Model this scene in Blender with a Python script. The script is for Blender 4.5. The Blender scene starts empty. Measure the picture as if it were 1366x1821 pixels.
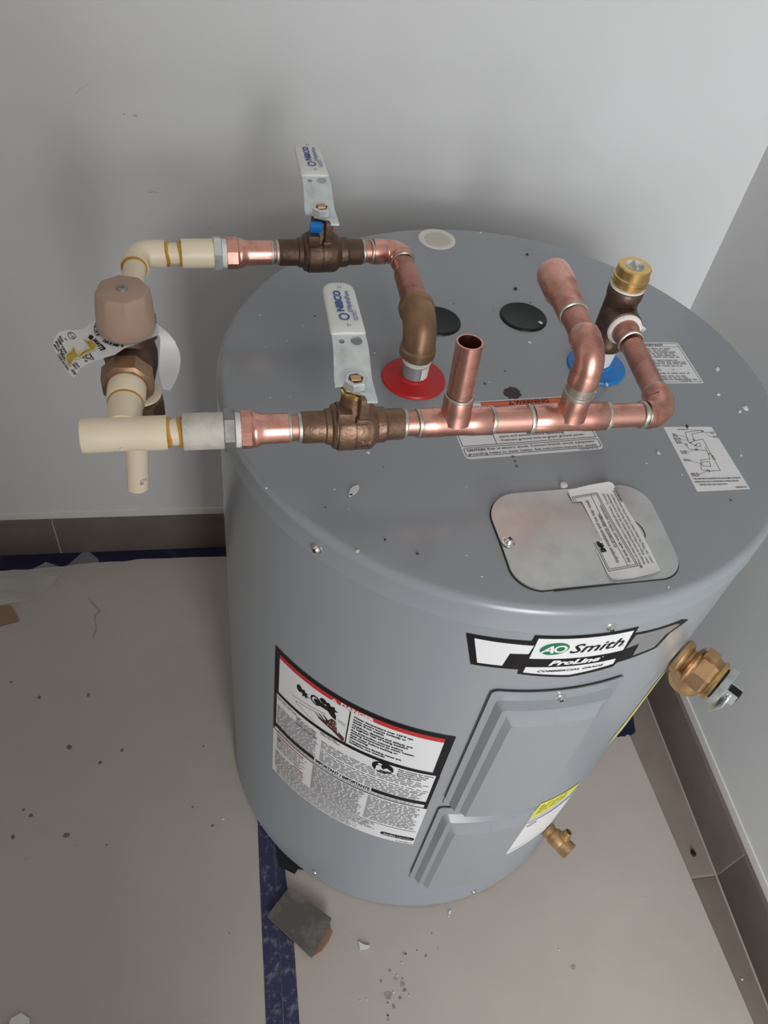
import bpy, bmesh, math, random
from mathutils import Vector, Matrix
from mathutils.geometry import delaunay_2d_cdt

# ---------------------------------------------------------------- camera, world, lights, exposure
SC = bpy.context.scene
COL = SC.collection
T = 0.835                       # height of the heater top above the floor; points below are given relative to that top
RAD = 0.305                     # heater radius
CAM_POS = Vector((-0.2885, -0.6454, 0.5292))
CAM_ROT = Matrix(((0.9831, 0.0312, -0.1802), (-0.1417, 0.7529, -0.6427), (0.1157, 0.6574, 0.7447)))
FPX = 1419.6
cam_data = bpy.data.cameras.new('camera')
cam = bpy.data.objects.new('camera', cam_data)
COL.objects.link(cam)
cam_data.sensor_fit = 'VERTICAL'
cam_data.sensor_height = 36.0
cam_data.sensor_width = 27.0
cam_data.lens = FPX * 36.0 / 1821.0
cam_data.clip_start = 0.01
m4 = CAM_ROT.to_4x4()
m4.translation = CAM_POS + Vector((0, 0, T))
cam.matrix_world = m4
SC.camera = cam

world = bpy.data.worlds.new('world')
SC.world = world
world.use_nodes = True
bg = world.node_tree.nodes['Background']
bg.inputs['Color'].default_value = (1.0, 0.955, 0.90, 1)
bg.inputs['Strength'].default_value = 0.48

def area_light(name, loc, target, sx, sy, power, color):
    d = bpy.data.lights.new(name, 'AREA')
    d.shape = 'RECTANGLE'; d.size = sx; d.size_y = sy; d.energy = power; d.color = color
    o = bpy.data.objects.new(name, d); COL.objects.link(o)
    o.location = loc
    o.rotation_euler = (Vector(target) - Vector(loc)).to_track_quat('-Z', 'Y').to_euler()
    return o
area_light('daylight_window', (0.0, -3.0, T + 0.66), (0.1, 0.3, T - 0.10), 2.3, 2.1, 124, (0.94, 0.975, 1.0))
area_light('added_key_light', (0.22, -3.1, T + 0.85), (0.1, 0.3, T + 0.05), 0.45, 0.5, 13, (1.0, 0.98, 0.96))  # small key light added out of view to sharpen the cast shadows

vs = SC.view_settings
vs.view_transform = 'Standard'; vs.look = 'None'; vs.gamma = 1.0; vs.exposure = -0.05
vs.use_curve_mapping = False
random.seed(7)

# ---------------------------------------------------------------- helpers
def at(px, py, z):
    """world point on the horizontal plane z (relative to the heater top) seen at photo pixel (px, py)"""
    d = CAM_ROT @ Vector(((px - 683.0) / FPX, -(py - 910.5) / FPX, -1.0))
    return CAM_POS + d * ((z - CAM_POS.z) / d.z)

def empty(name, loc, label, cat, group=None):
    o = bpy.data.objects.new(name, None)
    COL.objects.link(o)
    o.location = loc
    o.empty_display_size = 0.02
    o['label'] = label; o['category'] = cat
    if group: o['group'] = group
    return o

def base_loc(o):
    v = Vector((0, 0, 0))
    while o is not None:
        v += o.location; o = o.parent
    return v

class MB:
    def __init__(self):
        self.v = []; self.f = []
    def add(self, verts, faces):
        n = len(self.v)
        self.v += [Vector(p) for p in verts]
        self.f += [[i + n for i in f] for f in faces]
        return self
    def build(self, name, mat, parent=None, origin=None, sharp=35, **props):
        me = bpy.data.meshes.new(name)
        o = bpy.data.objects.new(name, me)
        COL.objects.link(o)
        if parent is not None:
            o.parent = parent
            off = base_loc(parent)
        else:
            if origin is None:
                lo = [min(p[i] for p in self.v) for i in range(3)]; hi = [max(p[i] for p in self.v) for i in range(3)]
                origin = Vector(((lo[0] + hi[0]) / 2, (lo[1] + hi[1]) / 2, lo[2]))
            o.location = origin; off = Vector(origin)
        me.from_pydata([tuple(p - off) for p in self.v], [], self.f)
        me.validate()
        bm = bmesh.new(); bm.from_mesh(me)
        bmesh.ops.remove_doubles(bm, verts=bm.verts, dist=1e-6)
        if sharp is not None:
            bmesh.ops.recalc_face_normals(bm, faces=bm.faces)
        bm.to_mesh(me); bm.free()
        if sharp is not None:
            me.polygons.foreach_set('use_smooth', [True] * len(me.polygons))
            me.set_sharp_from_angle(angle=math.radians(sharp))
        me.materials.append(mat)
        for k, v in props.items(): o[k] = v
        return o
    # --- solids
    def lathe(self, a, b, prof, n=40, phase=0.0, cap=(True, True), closed=False):
        """revolve prof [(t, r)] (t metres from a towards b) about the line a-b"""
        a = Vector(a); d = (Vector(b) - a).normalized()
        e1 = d.orthogonal().normalized() if abs(d.z) < 0.99 else Vector((1, 0, 0))
        if abs(d.z) < 0.99: e1 = (Vector((0, 0, 1)) - d * d.z).normalized()
        e2 = d.cross(e1)
        vs_, fs = [], []
        for t, r in prof:
            for i in range(n):
                an = 2 * math.pi * i / n + phase
                vs_.append(a + d * t + (e1 * math.cos(an) + e2 * math.sin(an)) * r)
        m = len(prof)
        rng = range(m if closed else m - 1)
        for j in rng:
            k = (j + 1) % m
            for i in range(n):
                fs.append([j * n + i, j * n + (i + 1) % n, k * n + (i + 1) % n, k * n + i])
        if not closed:
            if cap[0]: fs.append(list(range(n))[::-1])
            if cap[1]: fs.append([(m - 1) * n + i for i in range(n)])
        return self.add(vs_, fs)
    def ring(self, c, d, r, w, t=0.0012, n=36):
        """bead of radius r, width w and thickness t round axis d"""
        c = Vector(c); d = Vector(d).normalized()
        prof = [(0, r - .0005), (w * .15, r + t * .7), (w * .5, r + t), (w * .85, r + t * .7), (w, r - .0005)]
        return self.lathe(c - d * w / 2, c + d, prof, n, cap=(False, False))
    def sweep(self, pts, rads, n=28, cap=True):
        pts = [Vector(p) for p in pts]
        tang = []
        for i in range(len(pts)):
            q = pts[min(i + 1, len(pts) - 1)] - pts[max(i - 1, 0)]
            tang.append(q.normalized())
        e = tang[0].orthogonal().normalized()
        vs_, fs = [], []
        for i, p in enumerate(pts):
            e = (e - tang[i] * e.dot(tang[i])).normalized()
            f = tang[i].cross(e)
            r = rads[i] if isinstance(rads, (list, tuple)) else rads
            for k in range(n):
                an = 2 * math.pi * k / n
                vs_.append(p + (e * math.cos(an) + f * math.sin(an)) * r)
        for j in range(len(pts) - 1):
            for i in range(n):
                fs.append([j * n + i, j * n + (i + 1) % n, (j + 1) * n + (i + 1) % n, (j + 1) * n + i])
        if cap:
            fs.append(list(range(n))[::-1]); fs.append([(len(pts) - 1) * n + i for i in range(n)])
        return self.add(vs_, fs)
    def box(self, c, s, rot=None, bev=0.0):
        bm = bmesh.new()
        bmesh.ops.create_cube(bm, size=1.0)
        for v in bm.verts: v.co = Vector((v.co.x * s[0], v.co.y * s[1], v.co.z * s[2]))
        if bev: bmesh.ops.bevel(bm, geom=bm.edges[:], offset=bev, segments=2, affect='EDGES', profile=0.6)
        R = rot.to_3x3() if rot is not None else Matrix.Identity(3)
        bm.verts.index_update()
        self.add([R @ v.co + Vector(c) for v in bm.verts], [[v.index for v in f.verts] for f in bm.faces])
        bm.free(); return self
    def prism(self, poly, z0, z1, fmap=None):
        """extrude a 2D polygon; fmap(x, y, z) -> point"""
        g = fmap or (lambda x, y, z: (x, y, z))
        n = len(poly)
        vs_ = [g(x, y, z0) for x, y in poly] + [g(x, y, z1) for x, y in poly]
        fs = [list(range(n))[::-1], list(range(n, 2 * n))]
        fs += [[i, (i + 1) % n, n + (i + 1) % n, n + i] for i in range(n)]
        return self.add(vs_, fs)

def rotz(a): return Matrix.Rotation(a, 4, 'Z')

def arc(c, r, a0, a1, n):
    return [(c[0] + r * math.cos(math.radians(a0 + (a1 - a0) * i / n)), c[1] + r * math.sin(math.radians(a0 + (a1 - a0) * i / n))) for i in range(n + 1)]

def rrect(x0, y0, x1, y1, r, n=5):
    return (arc((x1 - r, y0 + r), r, -90, 0, n) + arc((x1 - r, y1 - r), r, 0, 90, n) +
            arc((x0 + r, y1 - r), r, 90, 180, n) + arc((x0 + r, y0 + r), r, 180, 270, n))

def inside(p, poly):
    c = False; n = len(poly)
    for i in range(n):
        (x1, y1), (x2, y2) = poly[i], poly[(i + 1) % n]
        if (y1 > p[1]) != (y2 > p[1]) and p[0] < (x2 - x1) * (p[1] - y1) / (y2 - y1) + x1: c = not c
    return c

def fill(outline, holes=(), step=None):
    """triangulate a 2D outline with holes, with inner grid points so that it can be bent"""
    loops = [outline] + list(holes)
    pts, edges = [], []
    for lp in loops:
        q = []
        for i in range(len(lp)):
            a, b = Vector(lp[i]), Vector(lp[(i + 1) % len(lp)])
            k = max(1, int(math.ceil((b - a).length / step))) if step else 1
            q += [a + (b - a) * j / k for j in range(k)]
        s = len(pts); pts += q
        edges += [(s + i, s + (i + 1) % len(q)) for i in range(len(q))]
    if step:
        xs = [p[0] for p in outline]; ys = [p[1] for p in outline]
        x = min(xs) + step / 2
        while x < max(xs):
            y = min(ys) + step / 2
            while y < max(ys):
                if inside((x, y), outline) and not any(inside((x, y), h) for h in holes): pts.append(Vector((x, y)))
                y += step
            x += step
    r = delaunay_2d_cdt(pts, edges, [], 0, 1e-7)
    V, F = r[0], r[2]
    out = []
    for f in F:
        c = sum((V[i] for i in f), Vector((0, 0))) / len(f)
        if inside(c, outline) and not any(inside(c, h) for h in holes): out.append(list(f))
    return [tuple(v) for v in V], out

_tc = {}
def text2d(s, size, bold=0.0, sx=1.0, shear=0.0):
    key = (s, bold)
    if key not in _tc:
        cu = bpy.data.curves.new('t', 'FONT')
        cu.body = s; cu.size = 1.0; cu.resolution_u = 2; cu.offset = bold; cu.fill_mode = 'BOTH' if False else 'FRONT'
        o = bpy.data.objects.new('t', cu); COL.objects.link(o)
        dg = bpy.context.evaluated_depsgraph_get()
        me = bpy.data.meshes.new_from_object(o.evaluated_get(dg))
        _tc[key] = ([(v.co.x, v.co.y) for v in me.vertices], [list(p.vertices) for p in me.polygons])
        bpy.data.objects.remove(o); bpy.data.curves.remove(cu); bpy.data.meshes.remove(me)
    V, F = _tc[key]
    return [((x + shear * y) * size * sx, y * size) for x, y in V], F

class Decal:
    """flat print on a surface: m(u, v, off) -> point; u to the right, v up, metres"""
    def __init__(self, m, step=None):
        self.m = m; self.step = step; self.mb = MB()
    def poly(self, pts, off=0.0004, holes=()):
        V, F = fill(pts, holes, self.step)
        self.mb.add([self.m(x, y, off) for x, y in V], F); return self
    def rect(self, u0, v0, u1, v1, off=0.0004):
        n = max(1, int(abs(u1 - u0) / self.step + .999)) if self.step else 1
        vs_ = []
        for i in range(n + 1):
            u = u0 + (u1 - u0) * i / n
            vs_ += [self.m(u, v0, off), self.m(u, v1, off)]
        self.mb.add(vs_, [[2 * i, 2 * i + 2, 2 * i + 3, 2 * i + 1] for i in range(n)]); return self
    def line(self, pts, w, off=0.0004):
        for (x0, y0), (x1, y1) in zip(pts[:-1], pts[1:]):
            d = Vector((x1 - x0, y1 - y0)); L = d.length
            if L < 1e-9: continue
            nrm = Vector((-d.y, d.x)) / L * w / 2
            k = max(1, int(L / self.step + .999)) if self.step else 1
            vs_ = []
            for i in range(k + 1):
                q = Vector((x0, y0)) + d * i / k
                vs_ += [self.m(q.x + nrm.x, q.y + nrm.y, off), self.m(q.x - nrm.x, q.y - nrm.y, off)]
            self.mb.add(vs_, [[2 * i, 2 * i + 1, 2 * i + 3, 2 * i + 2] for i in range(k)])
        return self
    def frame(self, u0, v0, u1, v1, w, off=0.0004):
        self.line([(u0, v0), (u1, v0)], w, off); self.line([(u0, v1), (u1, v1)], w, off)
        self.line([(u0, v0), (u0, v1)], w, off); self.line([(u1, v0), (u1, v1)], w, off); return self
    def disc(self, u, v, r, ry=None, off=0.0004, hole=0.0, n=24):
        ry = ry or r
        o_ = [(u + r * math.cos(2 * math.pi * i / n), v + ry * math.sin(2 * math.pi * i / n)) for i in range(n)]
        h = [[(u + hole * r * math.cos(2 * math.pi * i / n), v + hole * ry * math.sin(2 * math.pi * i / n)) for i in range(n)]] if hole else ()
        return self.poly(o_, off, h)
    def text(self, s, u, v, size, off=0.0005, bold=0.0, width=None, shear=0.0, sx=1.0, rot=0.0):
        V, F = text2d(s, size, bold, sx, shear)
        if width:
            w = max(x for x, y in V) - min(x for x, y in V)
            V = [(x * width / w, y) for x, y in V]
        c, s_ = math.cos(rot), math.sin(rot)
        self.mb.add([self.m(u + x * c - y * s_, v + x * s_ + y * c, off) for x, y in V], F); return self
    def greek(self, u0, v0, u1, v1, pitch, fillf=0.42, ragged=0.25, off=0.0005):
        """rows of word-length dashes for print too fine to read in the photograph"""
        v = v0
        while v > v1:
            u = u0; end = u1 - random.random() * ragged * (u1 - u0)
            while u < end:
                w = pitch * random.uniform(.8, 3.2)
                self.rect(u, v, min(u + w, end), v - pitch * fillf, off)
                u += w + pitch * .55
            v -= pitch
        return self
    def build(self, name, mat, parent, **kw):
        return self.mb.build(name, mat, parent, sharp=None, **kw)

def flat_map(o, ux, uy):
    """label on the flat heater top: o origin, ux/uy unit vectors of reading right and up"""
    o = Vector((o[0], o[1], 0)); ux = Vector((ux[0], ux[1], 0)).normalized(); uy = Vector((uy[0], uy[1], 0)).normalized()
    return lambda u, v, off: o + ux * u + uy * v + Vector((0, 0, off))

def cyl_map(th_deg, z0, r=RAD):
    t0 = math.radians(th_deg)
    return lambda u, v, off: Vector(((r + off) * math.cos(t0 + u / RAD), (r + off) * math.sin(t0 + u / RAD), z0 + v))

# ---------------------------------------------------------------- materials
def mat(name, col, rough=0.5, metal=0.0, noise=None, bump=None, spec=0.5, coat=0.0, col2=None, alpha=1.0, rvar=0.0, dist=0.0):
    """noise=(scale, contrast low, contrast high) mixes col with col2; bump=(scale, strength, distance)"""
    m = bpy.data.materials.new(name); m.use_nodes = True
    nt = m.node_tree; b = nt.nodes['Principled BSDF']
    b.inputs['Base Color'].default_value = (*col, 1)
    b.inputs['Roughness'].default_value = rough
    b.inputs['Metallic'].default_value = metal
    b.inputs['Specular IOR Level'].default_value = spec
    b.inputs['Coat Weight'].default_value = coat
    b.inputs['Coat Roughness'].default_value = 0.15
    b.inputs['Alpha'].default_value = alpha
    tc = nt.nodes.new('ShaderNodeTexCoord')
    if noise:
        n = nt.nodes.new('ShaderNodeTexNoise'); n.inputs['Scale'].default_value = noise[0]
        n.inputs['Detail'].default_value = 6; n.inputs['Roughness'].default_value = 0.62; n.inputs['Distortion'].default_value = dist
        nt.links.new(tc.outputs['Object'], n.inputs['Vector'])
        r = nt.nodes.new('ShaderNodeMapRange')
        r.inputs['From Min'].default_value = noise[1]; r.inputs['From Max'].default_value = noise[2]
        nt.links.new(n.outputs['Fac'], r.inputs['Value'])
        mx = nt.nodes.new('ShaderNodeMix'); mx.data_type = 'RGBA'
        mx.inputs[6].default_value = (*col, 1); mx.inputs[7].default_value = (*(col2 or tuple(c * .6 for c in col)), 1)
        nt.links.new(r.outputs['Result'], mx.inputs[0]); nt.links.new(mx.outputs[2], b.inputs['Base Color'])
        if rvar:
            rr = nt.nodes.new('ShaderNodeMapRange'); rr.inputs['To Min'].default_value = rough; rr.inputs['To Max'].default_value = min(1, rough + rvar)
            nt.links.new(r.outputs['Result'], rr.inputs['Value']); nt.links.new(rr.outputs['Result'], b.inputs['Roughness'])
    if bump:
        n2 = nt.nodes.new('ShaderNodeTexNoise'); n2.inputs['Scale'].default_value = bump[0]; n2.inputs['Detail'].default_value = 4
        nt.links.new(tc.outputs['Object'], n2.inputs['Vector'])
        bp = nt.nodes.new('ShaderNodeBump'); bp.inputs['Strength'].default_value = bump[1]; bp.inputs['Distance'].default_value = bump[2]
        nt.links.new(n2.outputs['Fac'], bp.inputs['Height']); nt.links.new(bp.outputs['Normal'], b.inputs['Normal'])
    return m

M = {
 'wall': mat('wall_paint', (.63, .63, .635), .75, noise=(2.2, .35, .75), col2=(.60, .60, .60), bump=(180, .12, .001), spec=.25),
 'wall_trim': mat('edge_trim', (.66, .65, .62), .6),
 'paper': mat('floor_paper', (.475, .427, .39), .8, noise=(5, .35, .75), col2=(.435, .388, .352), bump=(14, .25, .003), spec=.2),
 'paper_dark': mat('floor_paper_left', (.455, .412, .375), .8, noise=(4, .35, .75), col2=(.41, .368, .333), bump=(10, .25, .003), spec=.2),
 'tile': mat('brown_tile', (.15, .118, .10), .55, noise=(9, .35, .7), col2=(.115, .09, .078), bump=(60, .1, .001)),
 'floor_tile': mat('floor_tile', (.25, .205, .172), .55, noise=(9, .35, .7), col2=(.20, .162, .137), bump=(60, .1, .001)),
 'grout': mat('grout', (.34, .30, .27), .9),
 'tape': mat('blue_tape', (.022, .024, .075), .6, noise=(85, .52, .78), col2=(.22, .22, .26), bump=(90, .4, .002), dist=.3),
 'tape_clean': mat('navy_tape', (.012, .013, .040), .55, noise=(20, .55, .85), col2=(.05, .05, .085), bump=(30, .4, .002), spec=.3),
 'heater': mat('grey_enamel', (.275, .294, .315), .26, noise=(2, .3, .8), col2=(.263, .282, .303), bump=(260, .02, .0005), spec=.5, coat=.25),
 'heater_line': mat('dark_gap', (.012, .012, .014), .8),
 'galv': mat('galvanised_sheet', (.68, .705, .69), .34, .85, noise=(30, .45, .72), col2=(.58, .60, .585), rvar=.12, bump=(9, .08, .002)),
 'copper': mat('copper', (.80, .425, .345), .27, 1.0, noise=(30, .46, .70), col2=(.46, .205, .16), rvar=.2, bump=(50, .06, .001), dist=.5),
 'copper_dull': mat('copper_dull', (.62, .315, .26), .38, 1.0, noise=(34, .42, .75), col2=(.32, .150, .125), rvar=.15, bump=(50, .08, .001), dist=.4),
 'bronze': mat('dark_bronze', (.155, .098, .068), .46, .75, noise=(60, .4, .75), col2=(.085, .055, .042), bump=(230, .5, .0012)),
 'bronze_warm': mat('warm_bronze', (.25, .155, .10), .42, .75, noise=(60, .4, .75), col2=(.15, .09, .065), bump=(230, .5, .0012)),
 'bronze_elbow': mat('brown_bronze', (.345, .215, .125), .42, .75, noise=(40, .4, .75), col2=(.24, .145, .085), bump=(120, .2, .001)),
 'brass': mat('brass', (.80, .55, .22), .26, 1.0, noise=(50, .5, .8), col2=(.55, .36, .14), bump=(60, .05, .0008)),
 'rough_brass': mat('cast_brass', (.66, .43, .23), .38, .9, noise=(60, .45, .75), col2=(.45, .28, .14), bump=(140, .15, .001)),
 'solder': mat('solder', (.55, .52, .46), .42, .9, noise=(90, .45, .7), col2=(.42, .38, .33), bump=(150, .4, .001)),
 'cpvc': mat('cream_plastic', (.80, .69, .52), .38, noise=(20, .5, .8), col2=(.76, .64, .47)),
 'cpvc_dirty': mat('dusty_grey_plastic', (.60, .56, .50), .6, noise=(55, .42, .66), col2=(.44, .40, .355), bump=(110, .3, .001)),
 'glue': mat('amber_primer', (.56, .29, .025), .3, noise=(60, .4, .7), col2=(.42, .19, .01)),
 'steel': mat('zinc_steel', (.68, .735, .735), .36, .75, noise=(45, .5, .75), col2=(.50, .52, .51), bump=(60, .08, .001)),
 'nipple': mat('grey_nipple', (.36, .39, .41), .45, .5, noise=(60, .5, .8), col2=(.28, .30, .31)),
 'steel_dull': mat('dull_steel', (.34, .34, .32), .5, .7, noise=(70, .4, .7), col2=(.22, .22, .21), bump=(120, .3, .001)),
 'screw': mat('bright_screw', (.82, .82, .83), .18, 1.0),
 'grip': mat('white_vinyl', (.66, .66, .63), .42, noise=(60, .62, .75), col2=(.50, .49, .46)),
 'tan': mat('tan_plastic', (.395, .268, .205), .5, bump=(300, .05, .0006)),
 'ptfe': mat('white_tape', (.74, .73, .69), .6, noise=(80, .5, .75), col2=(.58, .56, .51), bump=(120, .5, .0015)),
 'white': mat('label_white', (.74, .74, .745), .42, spec=.4),
 'label_grey': mat('label_grey', (.52, .53, .54), .42),
 'label_pale_yellow': mat('pale_yellow', (.60, .58, .20), .45),
 'label_clear': mat('clear_film', (.40, .40, .40), .22, alpha=.55),
 'print': mat('black_print', (.005, .005, .006), .4, spec=.22),
 'print_soft': mat('fine_print', (.17, .17, .18), .5, spec=.25),
 'print_grey': mat('pale_print', (.25, .255, .265), .5),
 'red': mat('label_red', (.50, .025, .03), .45),
 'pink': mat('label_pink', (.50, .12, .16), .5),
 'orange': mat('label_orange', (.70, .10, .03), .5),
 'green': mat('logo_green', (.005, .16, .07), .4),
 'blue_ink': mat('blue_print', (.015, .06, .28), .45),
 'violet_ink': mat('violet_print', (.20, .20, .42), .5),
 'yellow': mat('label_yellow', (.72, .68, .06), .45),
 'red_pl': mat('red_plastic', (.50, .017, .017), .38, spec=.4),
 'blue_pl': mat('blue_plastic', (.012, .19, .56), .38, spec=.4),
 'black_pl': mat('black_plastic', (.005, .006, .007), .35, spec=.3),
 'white_pl': mat('translucent_white_plastic', (.68, .68, .64), .4),
 'beige_pl': mat('beige_foam', (.56, .53, .47), .7),
 'tag': mat('tag_paper', (.70, .70, .69), .55),
 'stain': mat('dark_stain', (.035, .022, .016), .55),
 'scuff': mat('scuff', (.44, .435, .43), .8),
 'crease': mat('crease_brown', (.27, .225, .19), .85, noise=(60, .4, .7), col2=(.38, .335, .30)),
 'spot': mat('brown_spot', (.15, .115, .098), .8, noise=(300, .4, .7), col2=(.22, .18, .16)),
 'chip': mat('plaster_chip', (.66, .65, .62), .8),
 'chip_dark': mat('dark_grit', (.03, .028, .026), .8),
 'card': mat('brown_cardboard', (.27, .165, .11), .85),
 'tile_face': mat('scrap_tile_face', (.082, .075, .068), .65, noise=(26, .52, .74), col2=(.19, .175, .16), bump=(60, .2, .001)),
 'tile_edge': mat('scrap_tile_edge', (.36, .22, .14), .8, noise=(80, .4, .7), col2=(.18, .12, .09)),
 'film': mat('clear_plastic_film', (.62, .62, .60), .25, alpha=.28),
 'primer_stain': mat('amber_smear', (.50, .33, .05), .5, noise=(150, .4, .7), col2=(.36, .21, .02)),
 'rubber': mat('black_rubber', (.008, .008, .009), .9),
}
FL = -0.835
# ---------------------------------------------------------------- the room
def structure(name, mb, m, parent=None, **k):
    o = mb.build(name, m, parent, **k)
    o['kind'] = 'structure'
    return o

floor = structure('floor', MB().box((-0.84, -1.57, FL - .0514), (2.8, 4.14, .1)), M['grout'])
tile_me = None
for j in range(7):
    for i in range(4):
        y0 = 0.286 - .602 * j; x1 = 0.508 - .602 * i
        if j == 0:
            MB().box((x1 - .3, .286 + .083, FL - .003), (.600, .164, .006), bev=.001).build('tile', M['floor_tile'], floor)
        if tile_me is None:
            t = MB().box((x1 - .3, y0 - .3, FL - .003), (.600, .598, .006), bev=.001).build('tile', M['floor_tile'], floor, None)
            tile_me = (t, x1, y0)
        else:
            t = tile_me[0].copy(); COL.objects.link(t)
            t.location = Vector((x1 - tile_me[1], y0 - tile_me[2], 0))
YW, XW = 0.456, 0.510
wall_back = structure('wall_back', MB().box((-0.84, YW + .05, FL + 1.25), (2.84, .1, 2.5)), M['wall'])
wall_right = structure('wall_right', MB().box((XW + .05, -1.55, FL + 1.25), (.1, 4.2, 2.5)), M['wall'])
JX, JY = -0.20, -1.15            # end of an unseen wall, added to keep light off the left side
structure('blocker_wall', MB().box(((-2.2 + JX) / 2, JY - .06, FL + 1.25), (JX + 2.2, .12, 2.5)), M['wall'])
def baseboard(name, x0, x1, y0, y1, cuts, axis):
    lo = MB().box(((x0 + x1) / 2, (y0 + y1) / 2, FL + .0505), (x1 - x0, y1 - y0, .101))
    b = structure(name, lo, M['grout'])
    return b
bb = baseboard('baseboard_back', -2.2, XW, YW - .0095, YW, None, 0)
for a, b_ in ((-2.2, -1.8555), (-1.8525, -1.2535), (-1.2505, -.6515), (-.6485, -.0495), (-.0465, .4985)):
    MB().box(((a + b_) / 2, YW - .006, FL + .0515), (b_ - a, .009, .103), bev=.001).build('tile', M['tile'], bb)
bb = baseboard('baseboard_right', XW - .0095, XW, -3.6, YW - .012, None, 1)
for a, b_ in ((-3.6, -2.7255), (-2.7225, -2.1235), (-2.1205, -1.5215), (-1.5185, -.9195), (-.9165, -.3175), (-.3145, .2845), (.2875, .444)):
    MB().box((XW - .006, (a + b_) / 2, FL + .0515), (.009, b_ - a, .103), bev=.001).build('tile', M['tile'], bb)
structure('trim_1', MB().box((-.85, YW - .0015, FL + .1115), (2.7, .003, .017)), M['wall_trim'])
structure('trim_2', MB().box((XW - .0015, -1.58, FL + .1115), (.003, 4.05, .017)), M['wall_trim'])
structure('trim_3', MB().lathe((XW - .0105, -3.6, FL + .0005), (XW - .0105, .44, FL + .0005), [(0, .0022), (4.04, .0022)], 8), M['grout'])
wm = lambda u, v, off: Vector((u, YW - off, v))
d = Decal(wm)
for (u, v, w, h) in ((-.4036, .0575, .003, .0022), (-.4175, .0588, .0018, .0012)): d.disc(u, v, w, h, .0003, n=9)
d.line([(-.398, -.047), (-.390, -.0455), (-.384, -.0462)], .0016, .0003); d.line([(-.474, .080), (-.466, .088), (-.4537, .0945)], .0007, .0003)
d.line([(-.318, -.098), (-.312, -.094)], .001, .0003)
d.build('scuff_mark', M['scuff'], wall_back, kind='stuff')

# ---------------------------------------------------------------- protection paper, tape, scraps on the floor
pl = FL + .0015
def sheet(name, poly, z0, z1, m, label, cat, group=None):
    o = MB().prism(poly, z0, z1).build(name, m)
    o['label'] = label; o['category'] = cat
    if group: o['group'] = group
    return o
paper_l = sheet('floor_paper', [(-2.2, -2.6), (-.2475, -2.6), (-.2475, .418), (-.46, .424), (-.6, .418), (-.8, .412), (-2.2, .41)], FL + .0001, pl, M['paper_dark'],
      'brown-grey protection paper on the floor left of the navy tape seam', 'floor paper')
paper_r = sheet('floor_paper', [(-.2465, -2.6), (.493, -2.6), (.493, -.95), (.466, -.53), (.444, -.196), (.404, .43), (-.2465, .42)], FL + .0001, pl, M['paper'],
      'grey protection paper under the water heater, right of the navy tape seam', 'floor paper')
def ragged(x0, y0, x1, y1, amp, n):
    dx, dy = x1 - x0, y1 - y0; L = math.hypot(dx, dy)
    return [(x0 + dx * i / n - dy / L * random.uniform(-amp, amp), y0 + dy * i / n + dx / L * random.uniform(-amp, amp)) for i in range(n + 1)]
sheet('blue_tape', ragged(-.2722, -.05, -.268, -1.7, .0004, 30) + ragged(-.2452, -1.7, -.2472, -.05, .0003, 30), pl + .0002, pl + .0006, M['tape'],
      'navy tape strip on the paper seam, left strip of the pair below the heater', 'tape', 'tape strips on the paper seam')
sheet('blue_tape', ragged(-.2461, -.14, -.2441, -1.7, .0003, 30) + ragged(-.212, -1.7, -.2245, -.33, .0003, 20) + ragged(-.227, -.30, -.2355, -.14, .001, 8), pl + .0007, pl + .0011, M['tape'],
      'navy tape strip on the paper seam, right strip running under the tile scrap', 'tape', 'tape strips on the paper seam')
sheet('blue_tape', ragged(-2.2, .4045, -.75, .407, .0015, 20) + ragged(-.74, .4065, -.49, .4215, .0022, 8) + ragged(-.48, .4215, .5, .4195, .0012, 20) + [(.5, .446)] + ragged(.5, .4465, -2.2, .4465, .0015, 50), pl + .0002, pl + .0009, M['tape_clean'],
      'navy tape strip along the foot of the back wall baseboard', 'tape')
sheet('blue_tape', [(.4555, -.0153), (.452, -.030), (.4485, -.047), (.4425, -.051), (.436, -.0535), (.430, -.051), (.424, -.0545), (.416, -.0535), (.409, -.055), (.385, .40), (.43, .40)], pl + .0010, pl + .0016, M['tape_clean'],
      'navy tape end with a ragged tip beside the right wall behind the heater', 'tape')

# clear film scraps
def film(poly, name, label, h):
    V, F = fill(poly, (), .012)
    mb = MB(); mb.add([(x, y, pl + .0015 + h * (0.5 + .5 * math.sin(x * 55 + y * 31)) * (0.4 + .6 * math.sin(y * 70) ** 2)) for x, y in V], F)
    o = mb.build(name, M['film'], sharp=None); o['label'] = label; o['category'] = 'plastic film'
film([(-.86, .36), (-.7591, .392), (-.705, .405), (-.675, .418), (-.652, .409), (-.634, .405), (-.648, .376), (-.666, .352), (-.684, .332), (-.70, .325), (-.74, .32), (-.87, .30)], 'plastic_film', 'crumpled clear plastic film on the floor at the left by the baseboard', .010)
film([(-.640, .404), (-.6059, .448), (-.596, .447), (-.575, .425), (-.571, .408), (-.60, .404)], 'plastic_film', 'small triangular flap of clear film lying over the baseboard tape', .004)
o = MB().prism([(-.80, .325), (-.7281, .318), (-.715, .296), (-.7085, .282), (-.7416, .2728), (-.80, .265)], pl + .0002, pl + .004).build('cardboard_scrap', M['card'])
o['label'] = 'reddish brown cardboard scrap on the floor at the left picture edge'; o['category'] = 'cardboard'
o = MB().prism([(-.622, -.387), (-.610, -.382), (-.598, -.390), (-.596, -.405), (-.61, -.43), (-.63, -.42)], pl + .0002, pl + .006).build('paper_scrap', M['chip'])
o['label'] = 'small white paper scrap on the floor near the bottom left corner'; o['category'] = 'scrap'

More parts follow.
